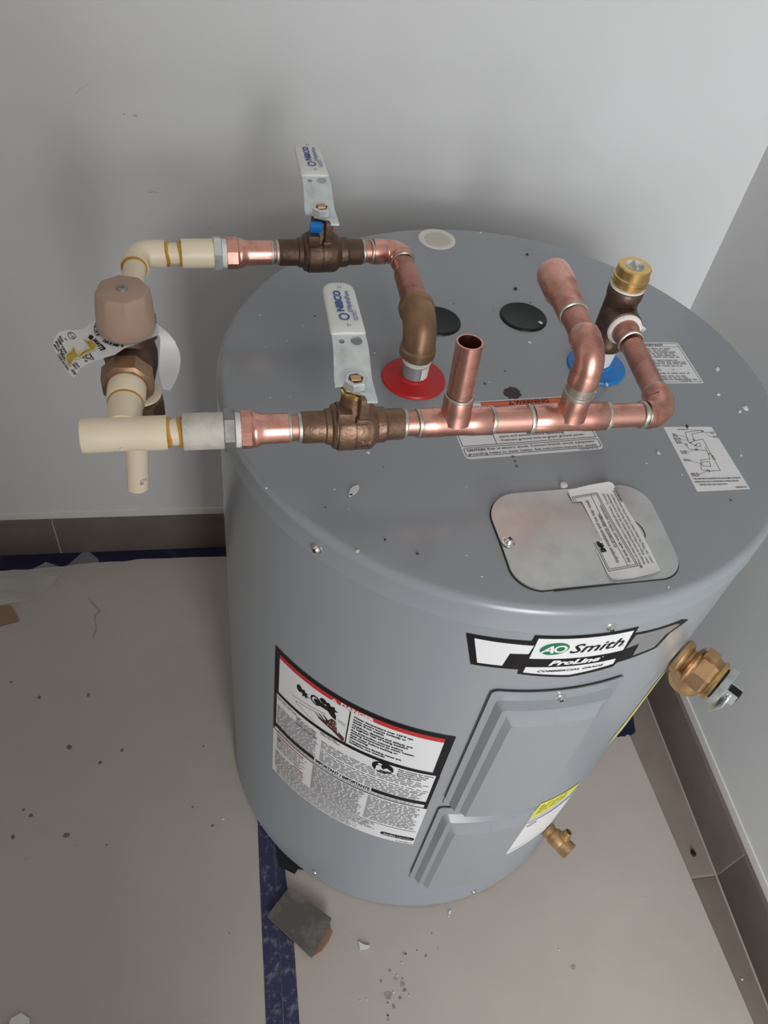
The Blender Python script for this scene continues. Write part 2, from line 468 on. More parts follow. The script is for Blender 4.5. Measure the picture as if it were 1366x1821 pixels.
# broken tile scrap leaning on a cardboard wad
sc = empty('tile_scrap', (-.212, -.305, pl + .002), 'dark rectangular tile scrap on the navy tape in front of the heater', 'tile scrap')
A, B_, C_, D_ = at(515, 1577, FL + .020), at(475, 1628, FL + .010), at(555, 1703, FL + .014), at(590, 1633, FL + .024)
up = Vector((0, 0, .0078))
for nm, mm, z0, z1, ins in (('face', 'tile_face', .72, 1.0, 0.0), ('backing', 'tile_edge', 0.0, .72, .0006)):
    cc = (A + B_ + C_ + D_) / 4
    q = [p + (cc - p).normalized() * ins for p in (A, B_, C_, D_)]
    mb = MB(); mb.add([p - up * (1 - z0) for p in q] + [p - up * (1 - z1) for p in q], [[3, 2, 1, 0], [4, 5, 6, 7], [0, 1, 5, 4], [1, 2, 6, 5], [2, 3, 7, 6], [3, 0, 4, 7]])
    mb.build(nm, M[mm], sc)
cw = MB()
q = [at(592, 1655, FL + .016), at(585, 1672, FL + .014), at(572, 1690, FL + .008), at(557, 1700, FL + .004), at(540, 1680, FL + .004), at(560, 1640, FL + .005)]
cw.add([p for p in q] + [Vector((p.x, p.y, pl + .0004)) for p in q], [[0, 1, 2, 3, 4, 5], [11, 10, 9, 8, 7, 6]] + [[i, 6 + i, 6 + (i + 1) % 6, (i + 1) % 6] for i in range(6)])
o = cw.build('cardboard_wad', M['card']); o['label'] = 'small brown cardboard wad wedged under the dark tile scrap'; o['category'] = 'cardboard'

# stains printed into the papers, crack lines
pm = lambda u, v, off: Vector((u, v, pl + off))
def blot(d, u, v, r, n=11, off=.0003, j=.3):
    d.poly([(u + r * random.uniform(1 - j, 1 + j) * math.cos(2 * math.pi * k / n), v + r * random.uniform(1 - j, 1 + j) * math.sin(2 * math.pi * k / n)) for k in range(n)], off)
for px, py, r in ((123, 1329, .0050), (217, 1334, .0036), (178, 1356, .0042), (157, 1236, .0042), (55, 1450, .0042), (23, 1488, .0040), (118, 1485, .0055), (343, 1435, .0026), (378, 1468, .0030), (362, 1327, .0022), (136, 1504, .0010), (45, 1528, .0010), (408, 1659, .0014), (190, 1502, .0022), (70, 1240, .004), (20, 1213, .003), (398, 1565, .0008), (42, 1440, .003)):
    p = at(px, py, pl); d = Decal(pm); blot(d, p.x, p.y, r * .85); d.build('stain', M['spot'], paper_l)
d = Decal(pm); d.line([(at(x, y, pl).x, at(x, y, pl).y) for x, y in ((158, 1064), (166, 1074), (178, 1087), (170, 1094), (168, 1102), (171, 1112), (171, 1121), (165, 1133))], .0030, .0003)
d.build('crease', M['crease'], paper_l)
for px, py, r in ((652, 1596, .0012), (690, 1770, .006), (716, 1750, .004), (700, 1790, .003), (704, 1740, .003), (1020, 1720, .004), (690, 1813, .0025), (718, 1696, .002), (1148, 1594, .001)):
    p = at(px, py, pl); d = Decal(pm); blot(d, p.x, p.y, r); d.build('stain', M['crease'], paper_r)
# dust smears
def lump(name, p, r, h, m, label, cat, group=None, n=7):
    mb = MB(); ang = random.random() * 6.28; ex = random.uniform(.5, .9)
    ring = []
    for k in range(n):
        a = 2 * math.pi * k / n; rr = r * random.uniform(.75, 1.2)
        x, y = rr * math.cos(a), rr * ex * math.sin(a)
        ring.append((p[0] + x * math.cos(ang) - y * math.sin(ang), p[1] + x * math.sin(ang) + y * math.cos(ang)))
    vs_ = [(x, y, p[2]) for x, y in ring] + [(p[0] + (x - p[0]) * .7, p[1] + (y - p[1]) * .7, p[2] + h * random.uniform(.6, 1)) for x, y in ring]
    mb.add(vs_, [list(range(n))[::-1], list(range(n, 2 * n))] + [[i, (i + 1) % n, n + (i + 1) % n, n + i] for i in range(n)])
    o = mb.build(name, m, sharp=20); o['label'] = label; o['category'] = cat
    if group: o['group'] = group
    return o
for px, py, r, mm in ((722, 1696, .0018, 'chip_dark'), (758, 1700, .0030, 'crease'), (742, 1690, .0014, 'chip_dark'), (694, 1727, .0026, 'crease'), (715, 1712, .0022, 'chip'), (720, 1762, .0036, 'crease'), (700, 1765, .0026, 'chip'), (712, 1776, .003, 'crease'), (690, 1784, .0024, 'crease'), (678, 1745, .0026, 'crease'), (640, 1780, .002, 'chip'), (652, 1777, .0018, 'chip'), (625, 1662, .0016, 'chip'), (706, 1735, .002, 'chip'), (728, 1770, .002, 'chip'), (716, 1740, .0014, 'chip_dark'), (768, 1660, .0014, 'chip_dark'), (690, 1806, .002, 'chip_dark'), (779, 1687, .001, 'chip_dark')):
    lump('grit', at(px, py, pl + .0003), r * .8, r * .5, M[mm], 'crumb of plaster grit scattered on the paper in front of the heater', 'grit', 'plaster grit in front of the heater')
for px, py, r in ((800, 1622, .004), (798, 1629, .0016), (397, 1456, .0028), (994, 1689, .0012)):
    lump('plaster_flake', at(px, py, pl + .0003), r, .0015, M['chip'], {800: 'pale plaster flake on the paper just in front of the heater rim', 798: 'tiny white crumb beside the pale flake below the heater rim', 397: 'white flake on the paper left of the heater foot', 994: 'tiny white crumb on bare paper toward the right wall'}[px], 'flake')
o = MB().prism([at(637, 1676, 0).to_2d() * 0 + Vector((at(px, py, pl).x, at(px, py, pl).y)) for px, py in ((637, 1675), (648, 1681), (658, 1683), (652, 1688), (640, 1689))], pl + .0004, pl + .004).build('wood_splinter', M['chip'])
o['label'] = 'pale frayed splinter on the paper right of the tile scrap'; o['category'] = 'splinter'
p = at(1233, 1518, FL); lump('dirt_clump', p + Vector((0, 0, .0004)), .006, .006, M['rubber'], 'dark dirt clump on the bare tile strip by the right baseboard', 'dirt')
p = at(1280, 1556, FL); lump('dirt_clump', p + Vector((-.004, 0, .0004)), .0025, .003, M['rubber'], 'tiny dark crumb in the tile joint corner by the right baseboard', 'dirt')
p = at(1320, 1742, FL); lump('plaster_flake', p + Vector((0, 0, .0004)), .002, .001, M['chip'], 'tiny white flake on the bare tile strip near the bottom right', 'flake')
p = at(1350, 1610, FL)
# ---------------------------------------------------------------- the water heater
hb = -.8293
wh = empty('water_heater', (0, 0, FL + .0016), 'squat grey cylindrical electric water heater standing in the corner', 'water heater')
MB().lathe((0, 0, 0), (0, 0, -1), [(.010, RAD - .008), (.010, RAD - .0004), (-hb - .004, RAD - .0004), (-hb - .001, RAD + .0026), (-hb, RAD + .0026), (-hb, RAD - .004), (-hb + .001, RAD - .030)], 180, cap=(False, False)).build('jacket', M['heater'], wh, sharp=50)
rim = [(0, 0.0001)] + [(0, r) for r in (.1, .2, .27, .290)]
a8 = [(.0085 - .0085 * math.cos(math.radians(a)), RAD - .0077 + .0085 * math.sin(math.radians(a))) for a in range(0, 91, 10)]
MB().lathe((0, 0, 0), (0, 0, -1), rim + a8 + [(.0300, RAD + .0008), (.0312, RAD + .0014), (.0320, RAD + .0014), (.0323, RAD + .0008), (.0323, RAD - .0006)], 180, cap=(False, False)).build('lid', M['heater'], wh, sharp=50)
MB().lathe((0, 0, FL + .0016), (0, 0, 0), [(0, RAD - .035), (.0065, RAD - .035)], 90).build('base_pan', M['rubber'], wh)
foot = MB()
q = [at(488, 1494, pl), at(546, 1534, pl), at(546, 1549, pl), at(530, 1546, pl), at(524, 1555, pl), at(512, 1549, pl), at(497, 1541, pl)]
q = [Vector((p.x, p.y, 0)) for p in q]
foot.prism([(p.x, p.y) for p in q], pl + .0013, pl + .0045)
foot.build('foot', M['rubber'], wh)

# access covers: nested three-sided loops, stepped outwards
def cover(uL, uR, zT, zB, us, vs_, hs, name):
    mb = MB(); cm = cyl_map(-87, 0)
    loops = []
    for k, (du, dv, h) in enumerate(zip(us, vs_, hs)):
        l, r, t = uL + du, uR - du, zT - dv
        rad = (.007, .006, .004, .004, .003)[k] if k < 5 else .003
        pts = [(l, zB + (t - rad - zB) * i / 6) for i in range(7)]
        pts += [(l + rad + rad * math.cos(math.radians(a)), t - rad + rad * math.sin(math.radians(a))) for a in (150, 120, 90)]
        pts += [(l + rad + (r - l - 2 * rad) * i / 26, t) for i in range(1, 27)]
        pts += [(r - rad + rad * math.cos(math.radians(a)), t - rad + rad * math.sin(math.radians(a))) for a in (60, 30, 0)]
        pts += [(r, t - rad - (t - rad - zB) * i / 6) for i in range(1, 7)]
        loops.append([cm(u, v, h) for u, v in pts])
    n = len(loops[0])
    for a, b in zip(loops[:-1], loops[1:]):
        s = len(mb.v); mb.v += a + b
        mb.f += [[s + i, s + i + 1, s + n + i + 1, s + n + i] for i in range(n - 1)]
        # open lower end closed by a strip back to the jacket
    l, r, t, h = uL + us[-1], uR - us[-1], zT - vs_[-1], hs[-1]
    m = 26; rows = [t - .003 - (t - .003 - zB) * i / 6 for i in range(7)]
    s = len(mb.v)
    for z in [t] + rows:
        for i in range(m + 1): mb.v.append(cm(l + .0 + (r - l) * i / m, z, h))
    mb.f += [[s + j * (m + 1) + i, s + j * (m + 1) + i + 1, s + (j + 1) * (m + 1) + i + 1, s + (j + 1) * (m + 1) + i] for j in range(len(rows)) for i in range(m)]
    # bottom end plate
    prof = [(uL + a, b) for a, b in zip(us, hs)]
    prof += [(uL + us[-1] + (uR - uL - 2 * us[-1]) * i / 26, hs[-1]) for i in range(1, 26)]
    prof += [(uR - a, b) for a, b in list(zip(us, hs))[::-1]]
    s = len(mb.v)
    for u, h_ in prof: mb.v += [cm(u, zB, h_), cm(u, zB, 0)]
    mb.f += [[s + 2 * i, s + 2 * i + 1, s + 2 * i + 3, s + 2 * i + 2] for i in range(len(prof) - 1)]
    o = mb.build(name, M['heater'], wh, sharp=28)
    g = Decal(cyl_map(-87, 0), .006)
    return o
def gap_shade_line(uL, uR, zT, zB, zBv, uRv, parent):
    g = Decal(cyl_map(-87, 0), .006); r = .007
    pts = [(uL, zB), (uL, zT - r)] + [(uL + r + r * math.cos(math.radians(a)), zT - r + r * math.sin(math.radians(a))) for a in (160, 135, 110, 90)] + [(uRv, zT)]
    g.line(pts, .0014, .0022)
    return g.build('gap_shade', M['heater_line'], parent)  # dark strip along the cover edge, painted in for the shade there
US = (0, .0080, .0140, .0200, .0262); HS = (.0012, .0014, .0098, .0100, .0160)
cu_ = cover(-.0725, .0665, -.1325, -.412, US, (0, .0185, .0225, .0300, .0440), HS, 'access_cover')
gap_shade_line(-.0731, .067, -.1318, -.392, 0, .063, cu_)
cl_ = cover(-.0740, .0680, -.4225, -.693, US, (0, .0205, .0270, .0340, .0510), HS, 'access_cover')
gap_shade_line(-.0746, .067, -.4215, -.668, 0, -.040, cl_)
# screws
def screw_at(c, nrm, r, parent, name='screw'):
    c = Vector(c); nrm = Vector(nrm).normalized()
    o = MB().lathe(c, c + nrm, [(0, r), (.0008, r), (.0012, r * .72), (r * .45, r * .68), (r * .72, r * .5), (r * .80, r * .25), (r * .82, .0002)], 24).build(name, M['screw'], parent)
    e1 = nrm.orthogonal().normalized(); e2 = nrm.cross(e1)
    s = MB(); ca, sa = math.cos(.5), math.sin(.5)
    f1 = e1 * ca + e2 * sa; f2 = nrm.cross(f1)
    rot = Matrix((f1, f2, nrm)).transposed()
    s.box(c + nrm * r * .80, (r * .75, r * .16, r * .12), rot.to_4x4()); s.box(c + nrm * r * .80, (r * .16, r * .75, r * .12), rot.to_4x4())
    s.build('slot', M['heater_line'], o)
    return o
def cyl_dir(th): return Vector((math.cos(math.radians(th)), math.sin(math.radians(th)), 0))
for th, z, off in ((-136.3, -.0196, .0005), (-85.4, -.0262, .0005)):
    screw_at(cyl_dir(th) * (RAD + off) + Vector((0, 0, z)), cyl_dir(th), .0058, wh)
screw_at(cyl_dir(-87.3) * (RAD + .0014) + Vector((0, 0, -.1475)), cyl_dir(-87.3), .0056, cu_)
for th, z in ((-127.2, -.811), (-77.1, -.8215)):
    screw_at(cyl_dir(th) * RAD + Vector((0, 0, z)), cyl_dir(th), .0050, wh)
# jacket seam towards the right
d = Decal(cyl_map(-87, 0), .004); d.line([(.1710, -.119), (.1720, -.14), (.1660, -.165), (.155, -.188), (.144, -.203), (.136, -.2115), (.132, -.2135)], .0013, .0005); d.build('seam', M['heater_line'], wh)

# plugs and nipple rings on the lid
def disc_part(name, c, r, h, m, dish=.0):
    MB().lathe((c[0], c[1], 0), (c[0], c[1], 1), [(.0001, r), (h * .6, r * .985), (h, r * .93), (h, r * .90)] + ([(h - dish, r * .82), (h - dish, .0003)] if dish else [(h, .0003)]), 48).build(name, m, wh)
disc_part('cap', (.0485, .1065), .0283, .0026, M['black_pl'], .0006)
disc_part('cap', (-.0575, .0965), .0275, .0026, M['black_pl'], .0006)
o_cap = MB().lathe((-.0243, .2735, 0), (-.0243, .2735, 1), [(.0001, .0245), (.0012, .0243), (.0018, .0225), (.0010, .0185), (.0008, .0003)], 48).build('cap', M['white_pl'], wh)
MB().lathe((-.0235, .2715, .0012), (-.0235, .2715, 1), [(0, .0175), (.0008, .0165), (.0010, .0003)], 40).build('foam', M['beige_pl'], o_cap)
RED = Vector((-.1026, -.0052, 0)); BLU = Vector((.1095, .0160, 0))
for nm, c, m, r in (('hot_ring', RED, 'red_pl', .0338), ('cold_ring', BLU, 'blue_pl', .0330)):
    MB().lathe(c, c + Vector((0, 0, 1)), [(.0001, r), (.0015, r), (.0030, r * .97), (.0038, r * .70), (.0050, r * .50), (.0070, .0150), (.0072, .0136), (.0002, .0136)], 56, closed=False, cap=(False, False)).build(nm, M[m], wh)
    o_ = [c_ for c_ in wh.children if c_.name == nm][0]; o_['label'] = {'hot_ring': 'red plastic ring round the outlet', 'cold_ring': 'blue plastic ring round the inlet'}[nm]
    n_ = MB().lathe(c, c + Vector((0, 0, 1)), [(-.002, .0133), (.034, .0133)], 36).build('nipple', M['nipple'], wh)
    n_['label'] = 'grey threaded nipple'
d = Decal(lambda u, v, off: RED + Vector((u, v, .0075)))
MB().lathe(RED, RED + Vector((0, 0, 1)), [(.0235, .0136), (.0243, .0150), (.0275, .0156), (.030, .0158)], 30, cap=(False, False)).build('thread_tape', M['ptfe'], wh)
mb = MB(); mb.lathe(BLU, BLU + Vector((0, 0, 1)), [(.008, .0138), (.016, .0146), (.026, .0152), (.034, .0155)], 30, cap=(False, False)); mb.build('thread_tape', M['ptfe'], wh)
mb = MB()
for k in range(7):
    a = math.radians(-75 + k * 8); b = math.radians(-75 + (k + 1) * 8); r = .0140
    mb.add([RED + Vector((r * math.cos(a), r * math.sin(a), .007 + .002 * (k % 2))), RED + Vector((r * math.cos(b), r * math.sin(b), .007 + .002 * ((k + 1) % 2))), RED + Vector((r * math.cos(b), r * math.sin(b), .0225)), RED + Vector((r * math.cos(a), r * math.sin(a), .0225))], [[0, 1, 2, 3]])
mb.build('tape_tail', M['ptfe'], wh, sharp=None)

# dark stain, drips and grit printed on the lid
lm = lambda u, v, off: Vector((u, v, off))
d = Decal(lm); n = 36
c = at(911, 699, 0); d.poly([(c.x + .0098 * random.uniform(.80, 1.12) * math.cos(2 * math.pi * k / n), c.y + .0098 * random.uniform(.80, 1.10) * math.sin(2 * math.pi * k / n)) for k in range(n)], .0003); d.build('stain', M['stain'], wh)
for px, py, r in ((912, 812, .0016), (916, 820, .0016), (919, 829, .0017), (862, 682, .0018), (898, 660, .0012), (807, 540, .001), (877, 552, .0008)):
    c = at(px, py, 0); d = Decal(lm); blot(d, c.x, c.y, r); d.build('stain', M['spot'], wh)

# galvanised junction-box cover
pc = empty('x', (0, 0, 0), '', '')
bpy.data.objects.remove(pc)
plate = MB(); ol = []
ol += arc((-.0330, -.2035), .0310, 100, 182, 9) + [(-.0622, -.2300)] + arc((-.0345, -.2555), .0270, 190, 262, 9)
ol += [(.0705, -.2765)] + arc((.0725, -.2525), .0240, -88, 0, 9) + [(.0970, -.2150)] + arc((.0690, -.1930), .0275, 0, 82, 9)
plate.prism(ol, .0006, .0024)
jp = plate.build('junction_cover', M['galv'], wh, sharp=30)
gl = MB(); gl.prism([(x * 1.0 + (x - .018) * .012, y + (y + .222) * .016) for x, y in ol], .0001, .0006); gl.build('gasket', M['heater_line'], jp)
gl = MB(); gl.prism([(-.028, -.2835), (.030, -.2795), (.031, -.2755), (-.028, -.2795)], .0001, .0012); gl.build('slot', M['heater_line'], jp)
d = Decal(lm); d.line([(.0712, -.2125), (.0735, -.2155), (.0752, -.2205), (.0755, -.2265), (.0742, -.2312)], .0009, .0027); d.build('slit', M['heater_line'], jp)
screw_at((-.0560, -.2306, .0024), (.15, .1, 1), .0062, jp)
sl = lump  # small plastic lug at the far edge
o = MB().lathe((.0164, -.1640, .0001), (.0164, -.1640, 1), [(0, .0040), (.0028, .0036), (.0034, .0018), (.0034, .0004)], 14).build('lug', M['white_pl'], wh)
# ---------------------------------------------------------------- stickers on the heater
MM = .001
def sticker(name, m, outline, label=None, step=None, thick=.0002, material='white'):
    V, F = fill(outline, (), step)
    mb = MB(); mb.add([m(x, y, thick) for x, y in V], F)
    o = mb.build(name, M[material], wh, sharp=None)
    if label: o['label'] = label
    return o

# orange WARNING label under the copper header
fm = flat_map((-.0714, -.1259), (.997, .077), (-.077, .997))
wl = sticker('warning_sticker', fm, rrect(0, 0, .1473, .0815, .006), 'white sticker with an orange warning bar and caution text')
d = Decal(fm); d.rect(.039, .0725, .1445, .0790, .0004); d.build('orange_bar', M['orange'], wl)
d = Decal(fm)
d.text('WARNING', .0765, .0735, .0072, bold=.03, width=.0385)
d.poly([(.0690, .0730), (.0752, .0730), (.0721, .0790)], .0005)
d.frame(.002, .0178, .1450, .0795, .0006); d.line([(.0378, .0178), (.0378, .0725)], .0006); d.line([(.002, .0722), (.145, .0722)], .0006)
d.line([(x, y) for x, y in rrect(.002, .0038, .1455, .0152, .002)] + [(.1455 - .002, .0038)], .0006)
d.text('CAUTION:', .0045, .0105, .0042, bold=.03, width=.0195); d.text('Risk of electric shock. Connect branch circuit equipment', .0255, .0105, .0042, bold=.006, width=.1145)
d.text('grounding means to water heater. See instruction manual for details.', .0045, .0053, .0042, bold=.006, width=.1370)
d.text('parts and panels before operating.', .0435, .0265, .0042, bold=.006, width=.0700)
d.disc(.0422, .0226, .0005); d.text('Connect ground wire to green ground screw.', .0438, .0212, .0042, bold=.006, width=.0900)
d.text('100281913', .1190, .0010, .0030, width=.0205)
for k, s in enumerate(('Disconnect all electrical power to', 'the water heater before removing')): d.text(s, .0435, .0420 - k * .0053, .0042, bold=.006)
d.build('lettering', M['print'], wl, kind='stuff')
d = Decal(fm); d.poly([(.0712, .0738), (.0730, .0738), (.0721, .0770)], .0007); d.build('alert_mark', M['orange'], wl)

# patent notice and wiring diagram
fm = flat_map((.1515, -.0138), (1, .0), (.0, 1))
o = sticker('notice_sticker', lambda u, v, off: fm(u - .022 * v * 1.2 + .002, v, off), rrect(0, 0, .0758, .0742, .003), 'pale sticker with an important notice behind the copper branch pipe')
sm = lambda u, v, off: fm(u - .022 * v * 1.2 + .002, v, off)
d = Decal(sm); d.frame(.0025, .0025, .0735, .0718, .0005); d.line([(.0025, .0655), (.0735, .0655)], .0004)
d.text('IMPORTANT', .0245, .0670, .0048, bold=.025, width=.0300); d.build('lettering', M['print'], o, kind='stuff')
d = Decal(sm)
for a, b in ((.0625, .0450), (.0410, .0345), (.0310, .0290), (.0180, .0170), (.0130, .0060)): d.greek(.006, a, .070, b, .0031, ragged=.18)
d.disc(.031, .0235, .0022, hole=.7); d.text('UL', .046, .0222, .0035); d.greek(.05, .0045, .062, .004, .0022)
d.build('fine_print', M['print_soft'], o, kind='stuff')
fm2 = lambda x, y, off: Vector((x * MM, y * MM, off))
dg = sticker('wiring_sticker', fm2, [(151.6, -83.6), (206.8, -84.4), (208.6, -174.2), (150.8, -175.6)], 'white sticker with a wiring diagram near the heater rim')
d = Decal(fm2)
def pl_(pts, w=.45): d.line(pts, w)
pl_([(191.5, -89.9), (173, -92.3), (171.5, -101), (170.5, -107)]); pl_([(193, -92.3), (179.5, -94.8), (178.5, -103)]); pl_([(188.5, -102.7), (188.1, -148.2), (175.2, -148.5)])
pl_([(188.5, -102.7), (176, -106), (172, -108)]); pl_([(182, -107), (182.5, -113), (176, -114)]); pl_([(186, -114), (185.8, -120), (175, -118.2), (167, -117.5), (166.5, -112)])
pl_([(185.8, -120), (184, -131.8), (172.8, -133.3), (171.8, -137)]); pl_([(173, -135.8), (181.5, -135.5), (180.2, -142.4), (171, -141.2)]); pl_([(170, -139.5), (168, -147), (174, -147.8)])
pl_([(168.2, -88.1), (181, -88.4), (191.5, -89.9), (195.5, -93), (201, -93.2)], .3); pl_([(195.5, -93), (198, -99.5), (203, -99.5)], .3)
pl_([(160, -96), (168, -98.5), (174, -103)], .3); pl_([(160, -102), (172, -104.5)], .3); pl_([(162, -107), (166, -111)], .3); pl_([(163, -121), (175, -118.5)], .3); pl_([(160, -133), (171, -138)], .3); pl_([(162, -153), (174, -148.2)], .3)
for x, y, r in ((175, -118, 1.6), (175, -148.3, 1.6), (186.3, -124.5, 1.4), (166.5, -110.5, 1.5), (172, -108, 1.3), (178, -104, 1.3), (193, -91, 1.5), (171.5, -138.5, 1.3)): d.disc(x, y, r, hole=.62, n=14)
pl_([(172, -108), (176, -112.5), (180, -109), (174, -113.5)], .5)
d.build('diagram', M['print'], dg, kind='stuff')
d = Decal(fm2)
for x, y, w, k in ((157, -94.5, 6, 3), (156, -100.5, 8, 2), (156.5, -104.5, 7, 3), (156, -119.5, 8, 3), (154.5, -131.5, 8, 2), (154, -151, 9, 3), (166, -87.5, 13, 1), (201, -92.5, 6, 2), (202, -98.5, 5.5, 2), (187, -127, 3, 4)): d.greek(x, y, x + w, y - k * 1.7 + .5, 1.7, .6, .15)
d.build('diagram_notes', M['print_soft'], dg, kind='stuff')
d = Decal(lambda u, v, off: Vector((.1535 + u, -.1592 + v, off)))
d.text('THIS HEATER IS EQUIPPED FOR NON SIMULTANEOUS', 0, -.0005, .0026, bold=.02, width=.0520); d.text('OPERATION ON A STANDARD 2 WIRE CIRCUIT', 0, -.0045, .0026, bold=.02, width=.0480); d.text('*  WIRED FOR 120V AND 277V.', .001, -.0085, .0026, bold=.02, width=.0330); d.text('100282156', .0400, -.0130, .0026, bold=.02, width=.0120)
d.build('lettering', M['print'], dg, kind='stuff')

# peeling notice on the junction cover
O_ = Vector((.0748, -.2712)); ux = Vector((-.078, 1.080)) / 1.0828; uy = Vector((-.0505, -.0060)) / .0508
def pm2(u, v, off):
    p = O_ + ux * u + uy * v
    lift = .0006 + .0016 * max(0, (u - .094) / .014) ** 2 + .0014 * max(0, (.012 - u) / .012) ** 2 * (.6 + .4 * math.sin(v * 160)) + .0006 * math.sin(u * 60 + v * 40)
    return Vector((p.x, p.y, .0026 + max(0, lift) + off))
out = [(0.002, .001), (.054, -.0006), (.106, .002), (.1085, .006), (.1070, .030), (.1045, .0508), (.0905, .0508), (.0900, .0418), (.0660, .0408), (.0430, .0402), (.0420, .0490), (.0330, .0500), (.0060, .0510), (.0005, .0500), (-.002, .044), (-.001, .010)]
ps = sticker('peeling_sticker', pm2, out, 'torn white sticker peeling off the galvanised cover', step=.006, thick=0)
d = Decal(pm2, .006)
d.line([(.0420, .0485), (.0090, .0490), (.0100, .0195), (.0975, .0225), (.0960, .0495), (.0905, .0495)], .0005); d.line([(.0425, .0470), (.0110, .0474), (.0118, .0212), (.0958, .0240), (.0945, .0475), (.0905, .0475)], .0004)
d.line([(.0118, .0290), (.0955, .0300)], .0004)
d.text('IMP', .0300, .0418, .0066, bold=.05, width=.0125)
d.text('Improper installation and use may result', .0165, .0352, .0052, bold=0.0, width=.0735)
d.text('in property damage.', .0330, .0302, .0050, bold=0.0, width=.0400)
d.text('Fill tank with water before operation.', .0150, .0243, .0044, bold=0.0, width=.0680)
for k, (s, w) in enumerate((('Never use water heater unless it is completely full of water.  To prevent', .0850), ('damage to the tank and heating element, the tank must be filled with', .0840), ('water.  Water must flow from a hot water faucet before turning on', .0830), ('power.  See "Filling The Water Heater" section of the instruction manual.', .0880))):
    d.text(s, .0105, .0160 - k * .0040, .0036, bold=0.0, width=w)
d.text('100282933', .0830, .0010, .0034, bold=.02, width=.0170)
d.build('lettering', M['print'], ps, kind='stuff')
d = Decal(pm2, .006); d.disc(.0085, .0225 - .005, .0014, off=.0006); d.build('spot', M['spot'], ps)

# DANGER label wrapped round the jacket
cm = cyl_map(-145.6, -.2376)
S = .005
def R_(dd, u0, v0, u1, v1, off=.0004): dd.rect(u0 * MM, -v1 * MM, u1 * MM, -v0 * MM, off)
dl = sticker('danger_sticker', cm, [(0, 0), (.224, 0), (.225, -.324), (0, -.324)], 'large black, red and white danger label on the jacket', step=.005)
d = Decal(cm, S)
R_(d, 0, 0, 224, 9); R_(d, 0, 9, 8, 96); R_(d, 214.5, 9, 224, 96); R_(d, 0, 94, 224, 101.5); R_(d, 0, 101, 5, 190); R_(d, 219.8, 101, 224.3, 199)
R_(d, 3, 178, 72, 187.5); R_(d, 152, 178, 222, 187.5); R_(d, 2, 195.5, 224, 197.8); R_(d, 108.2, 18, 109.8, 95); R_(d, 0, 188, 2.5, 198)
R_(d, 4, 277.5, 222, 278.8)
d.build('black_border', M['print'], dl, kind='stuff')
d = Decal(cm, S); R_(d, 8, 9, 214.5, 17.8); d.build('red_bar', M['red'], dl)
d = Decal(cm, S); R_(d, 7, 203, 56, 206.8); d.build('red_bar', M['pink'], dl)
d = Decal(cm, S); R_(d, 40, 247.5, 57, 250.5); d.build('red_bar', M['pink'], dl)
d = Decal(cm, S); d.text('DANGER', .0965, -.0170, .0098, off=.0007, bold=.05, width=.0405); d.poly([(.0845, -.0172), (.0925, -.0172), (.0885, -.0102)], .0006); d.build('danger_word', M['white'], dl, kind='stuff')
d = Decal(cm, S); d.poly([(.0879, -.0155), (.0891, -.0155), (.0888, -.0120), (.0882, -.0120)], .0008); d.disc(.0885, -.0163, .0005, off=.0008, n=8); d.build('alert_mark', M['red'], dl)
d = Decal(cm, S)
tl = ['Water temperature over 125°F can', 'cause severe burns instantly or', 'death from scalds.', 'Children, disabled and elderly are', 'at highest risk of being scalded.', 'See instruction manual before', 'setting temperature at water heater.', 'Feel water before bathing or', 'showering.', 'Temperature limiting valves are', 'available, see manual.']
tw = [69, 62, 38, 71, 67, 62, 76, 57, 23, 63, 45]
for s, w, v in zip(tl, tw, (27.6, 33.4, 39, 46.2, 51.6, 58.8, 64.2, 70.8, 76.0, 83.0, 88.4)): d.text(s, .1135, -v * MM, .0052, bold=.045, width=w * MM)
for k, s in enumerate(('See manual for more', 'information about', 'preventing burns', 'from hot water.')): d.text(s, .1765, -(107.5 + 5 * k) * MM, .0044, bold=.03, width=(41, 36, 34, 30)[k] * MM)
d.text('IMPORTANT / IMPORTANTE', .0740, -.1872, .0100, bold=.045, width=.0760)
d.disc(.1585, -.1145, .0132, .0140, .0004, n=36)
# tap, stream and scalded hand pictogram
def blob(pts, off=.0004): d.poly([(a * MM, -b * MM) for a, b in pts], off)
def oval(cx, cy, rx, ry, hole=0.0): d.disc(cx * MM, -cy * MM, rx * MM, ry * MM, .0004, hole, 20)
oval(41, 42, 4.0, 7.5); blob([(44, 40), (49, 37), (50, 41), (54, 40), (52.5, 44.5), (57, 47), (52, 49), (52.5, 54), (49, 50), (46, 54), (46, 48), (42.5, 46)])
oval(65, 41, 7.5, 9.5, .68); oval(66.5, 41.5, 4.2, 5.2); blob([(66, 36.5), (77, 37), (88, 39), (93, 45), (93.5, 56), (86.5, 52), (82, 46), (66, 46.5)])
oval(75, 31, 4.6, 5.5); blob([(77, 30), (83, 27), (85, 32), (90, 29), (91, 34), (95.5, 36), (91, 38.5), (91.5, 43), (87, 40), (80, 38)])
for a, b, c_, e in ((32, 69.5, 79, 56.5), (39, 75.5, 79, 62), (95.5, 51.5, 106, 52.5), (95.5, 54.5, 106, 57)): d.line([(a * MM, -b * MM), (c_ * MM, -e * MM)], .0007)
d.line([(.039, -.0755), (.0372, -.0778), (.0385, -.0795), (.0660, -.0905)], .0007)
for pts in ([(66, 69), (67.5, 68), (79, 74), (78, 77)], [(70, 64.5), (71.5, 64), (82, 72), (80, 75)], [(77, 60.5), (79, 60.5), (86, 69), (83, 72)], [(70, 74.5), (71, 73), (82, 77), (82, 80)]): blob(pts)
d.build('lettering', M['print'], dl, kind='stuff')
